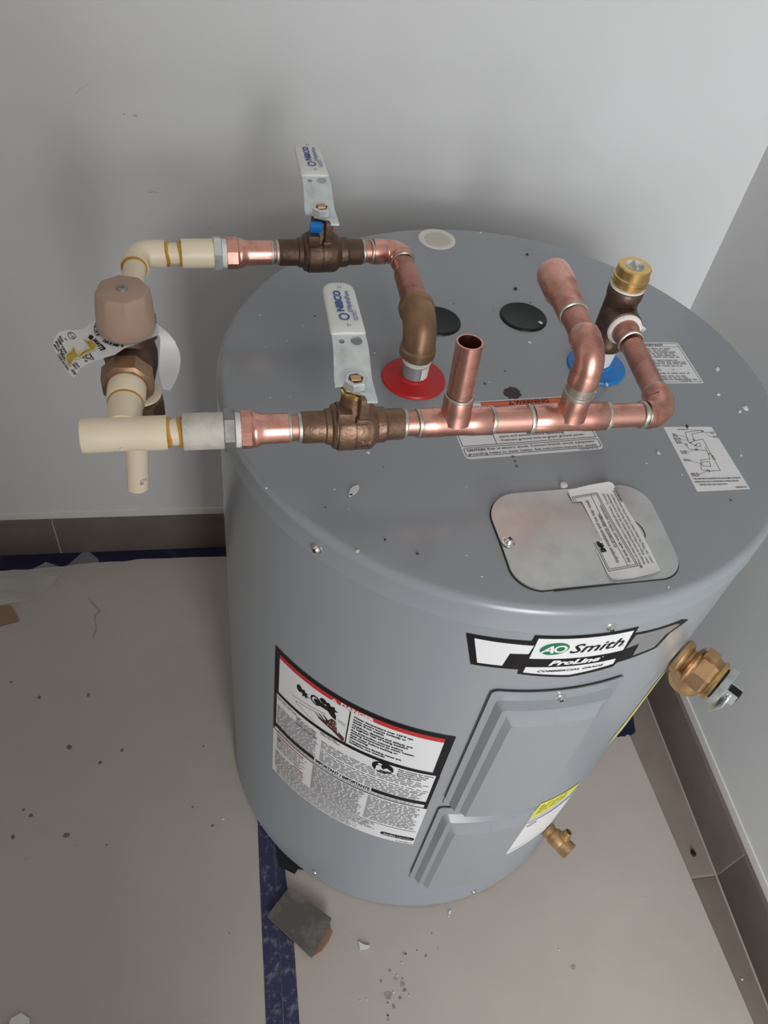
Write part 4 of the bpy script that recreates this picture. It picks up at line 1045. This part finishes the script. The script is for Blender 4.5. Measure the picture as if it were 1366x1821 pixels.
# knob
mb = MB(); KC = Vector((VX, VY - .0005, 0)); n = 72
def octr(a, R): 
    s = math.pi / 4; t = (a + s / 2 + .2) % s - s / 2
    return R * math.cos(s / 2) / math.cos(t) * 1.04
rings = []
for z, f, R0, R1 in ((.0975, 0.0, .0240, .0240), (.0985, 0.0, .0246, .0246), (.108, .05, .0241, .0241), (.118, .35, .0234, .0234), (.128, .75, .0224, .0222), (.1335, 1.0, .0216, .0214), (.1352, 1.0, .0206, .0205), (.1360, 1.0, .0190, .0190)):
    rings.append([KC + Vector((((1 - f) * R0 + f * octr(2 * math.pi * i / n, R1)) * math.cos(2 * math.pi * i / n), ((1 - f) * R0 + f * octr(2 * math.pi * i / n, R1)) * math.sin(2 * math.pi * i / n), z + .0)) for i in range(n)])
lean = Vector((.0012, -.0012, 0))
vv = [p - Vector((KC.x, KC.y, 0)) * 0 + lean * ((p.z - .0975) / .038) for r in rings for p in r]
mb.add(vv, [[j * n + i, j * n + (i + 1) % n, (j + 1) * n + (i + 1) % n, (j + 1) * n + i] for j in range(len(rings) - 1) for i in range(n)] + [list(range(n))[::-1], [(len(rings) - 1) * n + i for i in range(n)]])
kn = mb.build('knob', M['tan'], mv, sharp=40)
kc = KC + lean + Vector((0, 0, .1360))
o = MB().lathe(kc, kc + up, [(0, .0046), (.0009, .0044), (.0014, .0030), (.0014, .0018), (.0006, .0016)], 24).build('screw', M['steel_dull'], kn)

# vertical outlet pipe under the valve
o = MB(); o.lathe(Vector((VX - .0030, VY - .002, .0005)), Vector((VX - .0115, VY - .006, -.0975)), [(0, .0110), (.0985, .0111), (.0985, .0085), (.060, .0085)], 36)
o = o.build('plastic_pipe', M['cpvc']); o['label'] = 'cream plastic pipe hanging straight down behind the front tee'; o['category'] = 'pipe'
pd = Decal(lambda u, v, off: Vector((VX - .0100 + (.0111 + off) * math.sin(.25 + u / .0111), VY - .0055 - (.0111 + off) * math.cos(.25 + u / .0111), -.085 + v)))
pd.text('01', 0, 0, .004, off=.0004, bold=.03); pd.text('CTS', .0, .004, .004, off=.0004); pd.build('pipe_print', M['print_soft'], o, kind='stuff')

# paper tag round the valve neck
tg_z = .0955
def TP(px, py, z=tg_z): return at(px, py, z)
lob = [(250, 600), (281, 596), (245, 611), (221, 619.5), (204, 631), (182.5, 637), (159, 646), (142, 657), (132, 673), (118, 660), (105, 640), (94, 617), (99, 601), (107, 593), (120, 589), (135, 589), (149.5, 586), (162, 574), (179, 562), (195, 552), (225, 548), (255, 552), (277, 574), (281, 594)]
lob = lob[1:]
w2 = [TP(x, y) for x, y in lob]
V, F = fill([(p.x, p.y) for p in w2], [[(VX + .0192 * math.cos(2 * math.pi * i / 24), VY + .0192 * math.sin(2 * math.pi * i / 24)) for i in range(24)]], .004)
def tagz(x, y):
    dx = max(0, (-.398 - x)); return tg_z + .05 * dx - 2.0 * dx * dx * .0
mb = MB(); mb.add([(x, y, tagz(x, y)) for x, y in V], F)
tag = mb.build('paper_tag', M['tag'], sharp=None)
tag['label'] = 'white printed paper tag smeared with amber under the tan knob'; tag['category'] = 'tag'
outer = [(277, 574, .0957), (290, 584, .0958), (300, 593, .094), (311, 607, .089), (319, 624, .079), (321.5, 640, .068), (319, 660, .056), (312, 678, .045), (303, 694, .035)]
inner = [(281, 596, .0957), (283, 597, .0952), (285, 601, .093), (285, 612, .088), (284, 626, .080), (283, 642, .070), (283, 660, .058), (285, 676, .047), (290, 692, .037)]
mb = MB(); K = 6; vs3 = []
for (a, b, c_), (e, f, g) in zip(outer, inner):
    p0, p1 = at(a, b, c_), at(e, f, g)
    for i in range(K + 1): vs3.append(p0 + (p1 - p0) * i / K)
mb.add(vs3, [[j * (K + 1) + i, j * (K + 1) + i + 1, (j + 1) * (K + 1) + i + 1, (j + 1) * (K + 1) + i] for j in range(len(outer) - 1) for i in range(K)])
mb.build('curled_flap', M['tag'], tag, sharp=60)
# tag print: reading direction runs down and to the right
t0 = TP(108, 612); t1 = TP(146, 672)
rx = Vector((t1.x - t0.x, t1.y - t0.y)).normalized(); ry = Vector((-rx.y, rx.x))
def tm(u, v, off): 
    x = t0.x + rx.x * u + ry.x * v; y = t0.y + rx.y * u + ry.y * v
    return Vector((x, y, tagz(x, y) + off))
def tuv(px, py):
    q = TP(px, py); dx, dy = q.x - t0.x, q.y - t0.y
    return dx * rx.x + dy * rx.y, dx * ry.x + dy * ry.y
d = Decal(tm)
def ttext(t, p0, p1, size, bold=.03):
    (u0, v0), (u1, v1) = tuv(*p0), tuv(*p1)
    d.text(t, u0, v0, size, off=.0003, bold=bold, width=math.hypot(u1 - u0, v1 - v0), rot=math.atan2(v1 - v0, u1 - u0))
Z = lambda x, y: (80 + x / 8.54, 580 + y / 8.54)
ttext('WATTS', Z(702, 222), Z(860, 382), .0064, .06)
q = [tuv(*Z(*p)) for p in ((655, 180), (700, 135), (745, 170), (700, 225))]; d.poly(q, .0003)
d.line([tuv(*Z(*p)) for p in ((880, 345), (908, 362))], .0006, .0003)
for t, a, b_, sz in (('MODEL', (215, 180), (262, 272), .0024), ('LT', (295, 210), (318, 240), .0024), ('TEMP RANGE', (182, 218), (338, 475), .0025), ('MAX. INLET TEMP', (158, 262), (352, 592), .0025), ('MAX. PRESSURE', (130, 312), (372, 640), .0025), ('CODE RATING', (184, 455), (345, 690), .0025), ('120°F', (440, 560), (500, 640), .0025), ('200°F', (410, 590), (465, 672), .0025), ('150 PSI', (392, 680), (438, 748), .0034)):
    ttext(t, Z(*a), Z(*b_), sz)
u, v = tuv(128, 599); d.disc(u, v, .0050, .0030, .0003, .84); d.text('LF', u - .003, v - .0008, .0026, off=.0003, width=.006)
u, v = tuv(157, 635); d.poly([(u - .006, v + .0030), (u + .006, v + .0030), (u, v - .0050)], .0003, [[(u - .0047, v + .0023), (u + .0047, v + .0023), (u, v - .0039)]]); d.disc(u, v + .0004, .0024, off=.0003, hole=.72, n=16); u, v = tuv(153.5, 643); d.disc(u, v, .0012, off=.0003, hole=.4, n=12)
# curved arrow words round the neck
c0 = Vector((VX, VY)); 
def ringtext(s, a0, R, size, step):
    for k, ch in enumerate(s):
        a = math.radians(a0 + step * k)
        V, F = text2d(ch, size, .03)
        x0_, y0_ = c0.x + R * math.cos(a), c0.y + R * math.sin(a)
        tx, ty = -math.sin(a), math.cos(a); nx, ny = -math.cos(a), -math.sin(a)
        d.mb.add([(x0_ + tx * X + nx * Y, y0_ + ty * X + ny * Y, tagz(x0_, y0_) + .0003) for X, Y in V], F)
ringtext('COLDER', 163, .0268, .0046, 7.7); ringtext('WARMER', 224, .0268, .0046, 7.7)
arc_ = [(c0.x + .0318 * math.cos(math.radians(a)), c0.y + .0318 * math.sin(math.radians(a))) for a in range(200, 236, 4)]
d2_ = Decal(lambda x, y, off: Vector((x, y, tagz(x, y) + off))); d2_.line(arc_, .0006, .0003); d.mb.add(d2_.mb.v, d2_.mb.f)
d.build('tag_lettering', M['print'], tag, kind='stuff')
d = Decal(lambda x, y, off: Vector((x, y, tagz(x, y) + off)))
for sm_ in ([(150, 606), (156, 608), (163, 607), (171, 614), (169, 620), (165, 624), (160, 621), (157, 614)], [(165, 621), (160, 626), (150, 630), (141, 638), (140, 636), (146, 629), (155, 623)], [(131, 620), (134, 624), (134, 628), (141, 634), (137, 637), (131, 640), (127, 648), (123, 654), (120, 644), (118, 637), (121, 632), (127, 628)]):
    d.poly([(TP(x, y).x, TP(x, y).y) for x, y in sm_], .0005)
d.build('amber_smear', M['primer_stain'], tag, kind='stuff')
d = Decal(lambda x, y, off: Vector((x, y, tagz(x, y) + off)))
d.poly([(TP(x, y).x, TP(x, y).y) for x, y in ((148, 604), (165, 606), (174, 615), (170, 624), (158, 629), (148, 636), (139, 641), (130, 642), (124, 657), (117, 645), (116, 634), (124, 626), (131, 617), (137, 624), (147, 626), (155, 617))], .0004); d.build('yellow_smear', mat('yellow_smear', (.66, .60, .36), .5), tag)

# ---------------------------------------------------------------- valves on the side of the heater
ur = cyl_dir(-52); tq = Vector((-ur.y, ur.x, 0))
rv = empty('relief_valve', ur * (RAD + .002) + Vector((0, 0, -.228)), 'brass relief valve with steel lever on the heater side at the right', 'valve')
P0 = ur * (RAD + .0006) + Vector((0, 0, -.196))
mb = MB(); mb.lathe(P0, P0 + ur, [(0, .0185), (.0015, .0205), (.006, .0205), (.0095, .0180), (.011, .0140), (.014, .0140), (.016, .0205), (.0185, .0235), (.021, .0215), (.023, .0225)], 44)
mb.build('inlet', M['rough_brass'], rv)
MB().lathe(P0 + ur * .022, P0 + ur, [(0, .0225), (.001, .0245), (.016, .0245), (.018, .0228), (.0215, .0222)], 8, .2).build('body', M['rough_brass'], rv, sharp=22)
mb = MB(); oc = P0 + ur * .0225
mb.lathe(oc + Vector((0, 0, -.004)), oc - up, [(0, .0205), (.012, .0212), (.024, .0205), (.029, .0185), (.030, .0150)], 40); mb.build('outlet', M['rough_brass'], rv)
MB().box(P0 + ur * .0285 + Vector((0, 0, .0245)) + tq * .004, (.014, .014, .008), rotz(math.radians(-52)), .0008).build('boss', M['rough_brass'], rv)
MB().lathe(P0 + ur * .0430, P0 + ur, [(0, .0232), (.001, .0242), (.0045, .0242), (.0055, .0230)], 40).build('collar', M['brass'], rv)
MB().lathe(P0 + ur * .0485, P0 + ur, [(0, .0190), (.0022, .0190)], 36).build('spring_cup', M['rubber'], rv)
lv = MB(); rt = rotz(math.radians(-52)); L0 = P0 + ur * .0508
lv.box(L0 + ur * .0045, (.0085, .034, .032), rt, .001); lv.box(L0 + ur * .014 - tq * .008 + up * .001, (.016, .0016, .016), rt, .0004); lv.box(L0 + ur * .014 + tq * .004 + up * .001, (.016, .0016, .016), rt, .0004)
lv.box(L0 + ur * .0120 - tq * .012 - up * .012, (.0022, .020, .022), rt @ Matrix.Rotation(.35, 4, 'Y'), .0006)
lv.build('lever', M['steel'], rv)
q = L0 + ur * .014 - tq * .009 + up * .003
MB().lathe(q, q - tq, [(0, .0026), (.0014, .0024), (.0018, .0004)], 16).build('rivet', M['screw'], rv)
MB().box(L0 + ur * .017 - tq * .002 + up * .004, (.012, .010, .010), rt, .001).build('stem', M['rubber'], rv)

ud = cyl_dir(-55.5); td = Vector((-ud.y, ud.x, 0))
dv = empty('drain_valve', ud * (RAD + .02) + Vector((0, 0, -.714)), 'small brass drain valve low on the heater side at the right', 'valve')
Q0 = ud * (RAD + .0006) + Vector((0, 0, -.700))
mb = MB(); mb.lathe(Q0, Q0 + ud, [(0, .0130), (.005, .0130), (.0055, .0110), (.010, .0110), (.011, .0135), (.0135, .0140), (.024, .0140), (.030, .0128), (.032, .0140), (.0455, .0140), (.0465, .0125), (.0465, .0095), (.035, .009)], 36); mb.build('body', M['rough_brass'], dv)
st = Q0 + ud * .0260
mb = MB(); mb.lathe(st + up * .006 + td * .004, st + up + td * .3, [(0, .0085), (.010, .0085), (.0115, .0062), (.020, .0062), (.021, .0050)], 28); mb.build('stem', M['rough_brass'], dv)
sp = st + up * .026 + td * .010
MB().box(sp, (.0014, .009, .0025), rotz(.4)).build('slot', M['rubber'], dv)

# ---------------------------------------------------------------- flecks and crumbs on the heater lid
lab_w = 'tiny white plaster fleck lying on the grey heater lid'
fl = [(463, 561, .0014), (540, 579, .0008), (510, 606, .0010), (473, 618, .0009), (481, 707, .0010), (516, 706, .0008), (595, 870, .0010), (636, 980, .0020), (655, 805, .0025), (830, 988, .0008), (856, 1025, .0009), (942, 609, .0026), (870, 680, .0010), (1059, 697, .0014), (1276, 657, .0040), (1278, 702, .0025), (1326, 726, .0042), (1316, 732, .0026), (1171, 806, .0028), (1150, 824, .0010), (1318, 810, .0014), (1288, 825, .001), (755, 598, .0010), (666, 628, .0012), (620, 742, .0006), (855, 414, .0018), (1189, 1044, .0012), (858, 1026, .0008), (830, 866, .0010), (1213, 844, .0012), (474, 868, .0012), (620, 905, .0006), (940, 935, .0008), (700, 600, .0010)]
own = {(1276, 657): 'white smear-like fleck on the lid between the notice sticker and the right rim', (1278, 702): 'white fleck on the lid right of the copper corner elbow', (1326, 726): 'larger of two white flecks close together above the wiring sticker', (1316, 732): 'smaller of two white flecks close together above the wiring sticker', (655, 805): 'white angular fleck on the lid just under the front ball valve', (942, 609): 'white fleck on the lid just in front of the right black plug', (636, 980): 'white fleck on the front rim right of the lid screw', (1171, 806): 'white fleck on the lid left of the wiring sticker', (1189, 1044): 'white fleck on the lid in front of the galvanised cover', (855, 414): 'white fleck at the back edge of the lid right of the white plug'}
for x, y, r in fl:
    lump('plaster_fleck', at(x, y, .0002), r, min(.0016, r * .6), M['chip'], own.get((x, y), lab_w), 'fleck', None if (x, y) in own else 'white flecks on the heater lid')
for x, y, r in ((917, 514, .0025), (944, 538, .0012), (938, 453, .0022), (1300, 890, .0014), (579, 902, .0008), (685, 960, .0014), (682, 831, .0008), (742, 985, .0016), (1222, 759, .0024), (560, 562, .0010)):
    lump('dark_crumb', at(x, y, .0002), r, r * .8, M['chip_dark'], {917: 'black crumb on the lid behind the right black plug', 938: 'thin dark crumb at the back of the lid left of the copper end cap', 1222: 'dark crumb at the back edge of the wiring sticker', 742: 'dark crumb on the lid left of the galvanised cover, near the front rim', 944: 'tiny dark crumb at the back edge of the right black plug', 1300: 'dark crumb on the lid in front of the wiring sticker'}.get(x, 'tiny dark crumb of grit lying on the left half of the heater lid'), 'grit', None if x in (917, 938, 1222, 742, 944, 1300) else 'dark crumbs on the heater lid')
lump('plaster_fleck', at(961, 574, .0030), .0032, .0016, M['chip'], 'white fleck lying on the right black plug of the lid', 'fleck')
lump('plaster_fleck', at(1079, 684, .0036), .0030, .0016, M['chip'], 'grey sliver lying on the front edge of the blue ring', 'fleck')
lump('plaster_fleck', at(1095, 655, .0034), .0010, .0008, M['chip'], 'tiny white speck on the blue ring', 'fleck')
o = MB()
qs = [at(x, y, 0) for x, y in ((620, 880), (622, 872), (630, 866), (637, 864), (639, 869), (634, 877), (626, 882), (621, 884))]
o.prism([(p.x, p.y) for p in qs], .0002, .0016)
o = o.build('paint_flake', M['chip']); o['label'] = 'oval white paint flake on the lid in front of the front valve'; o['category'] = 'flake'
d = Decal(lm); c = at(624.5, 882, 0); d.disc(c.x, c.y, .0015, .0010, .0019, n=10); d.build('hole', M['heater_line'], o)

# ---------------------------------------------------------------- lift everything so that the floor is near z = 0
for o in list(SC.objects):
    if o.parent is None and o.type in ('MESH', 'EMPTY'):
        o.location.z += T
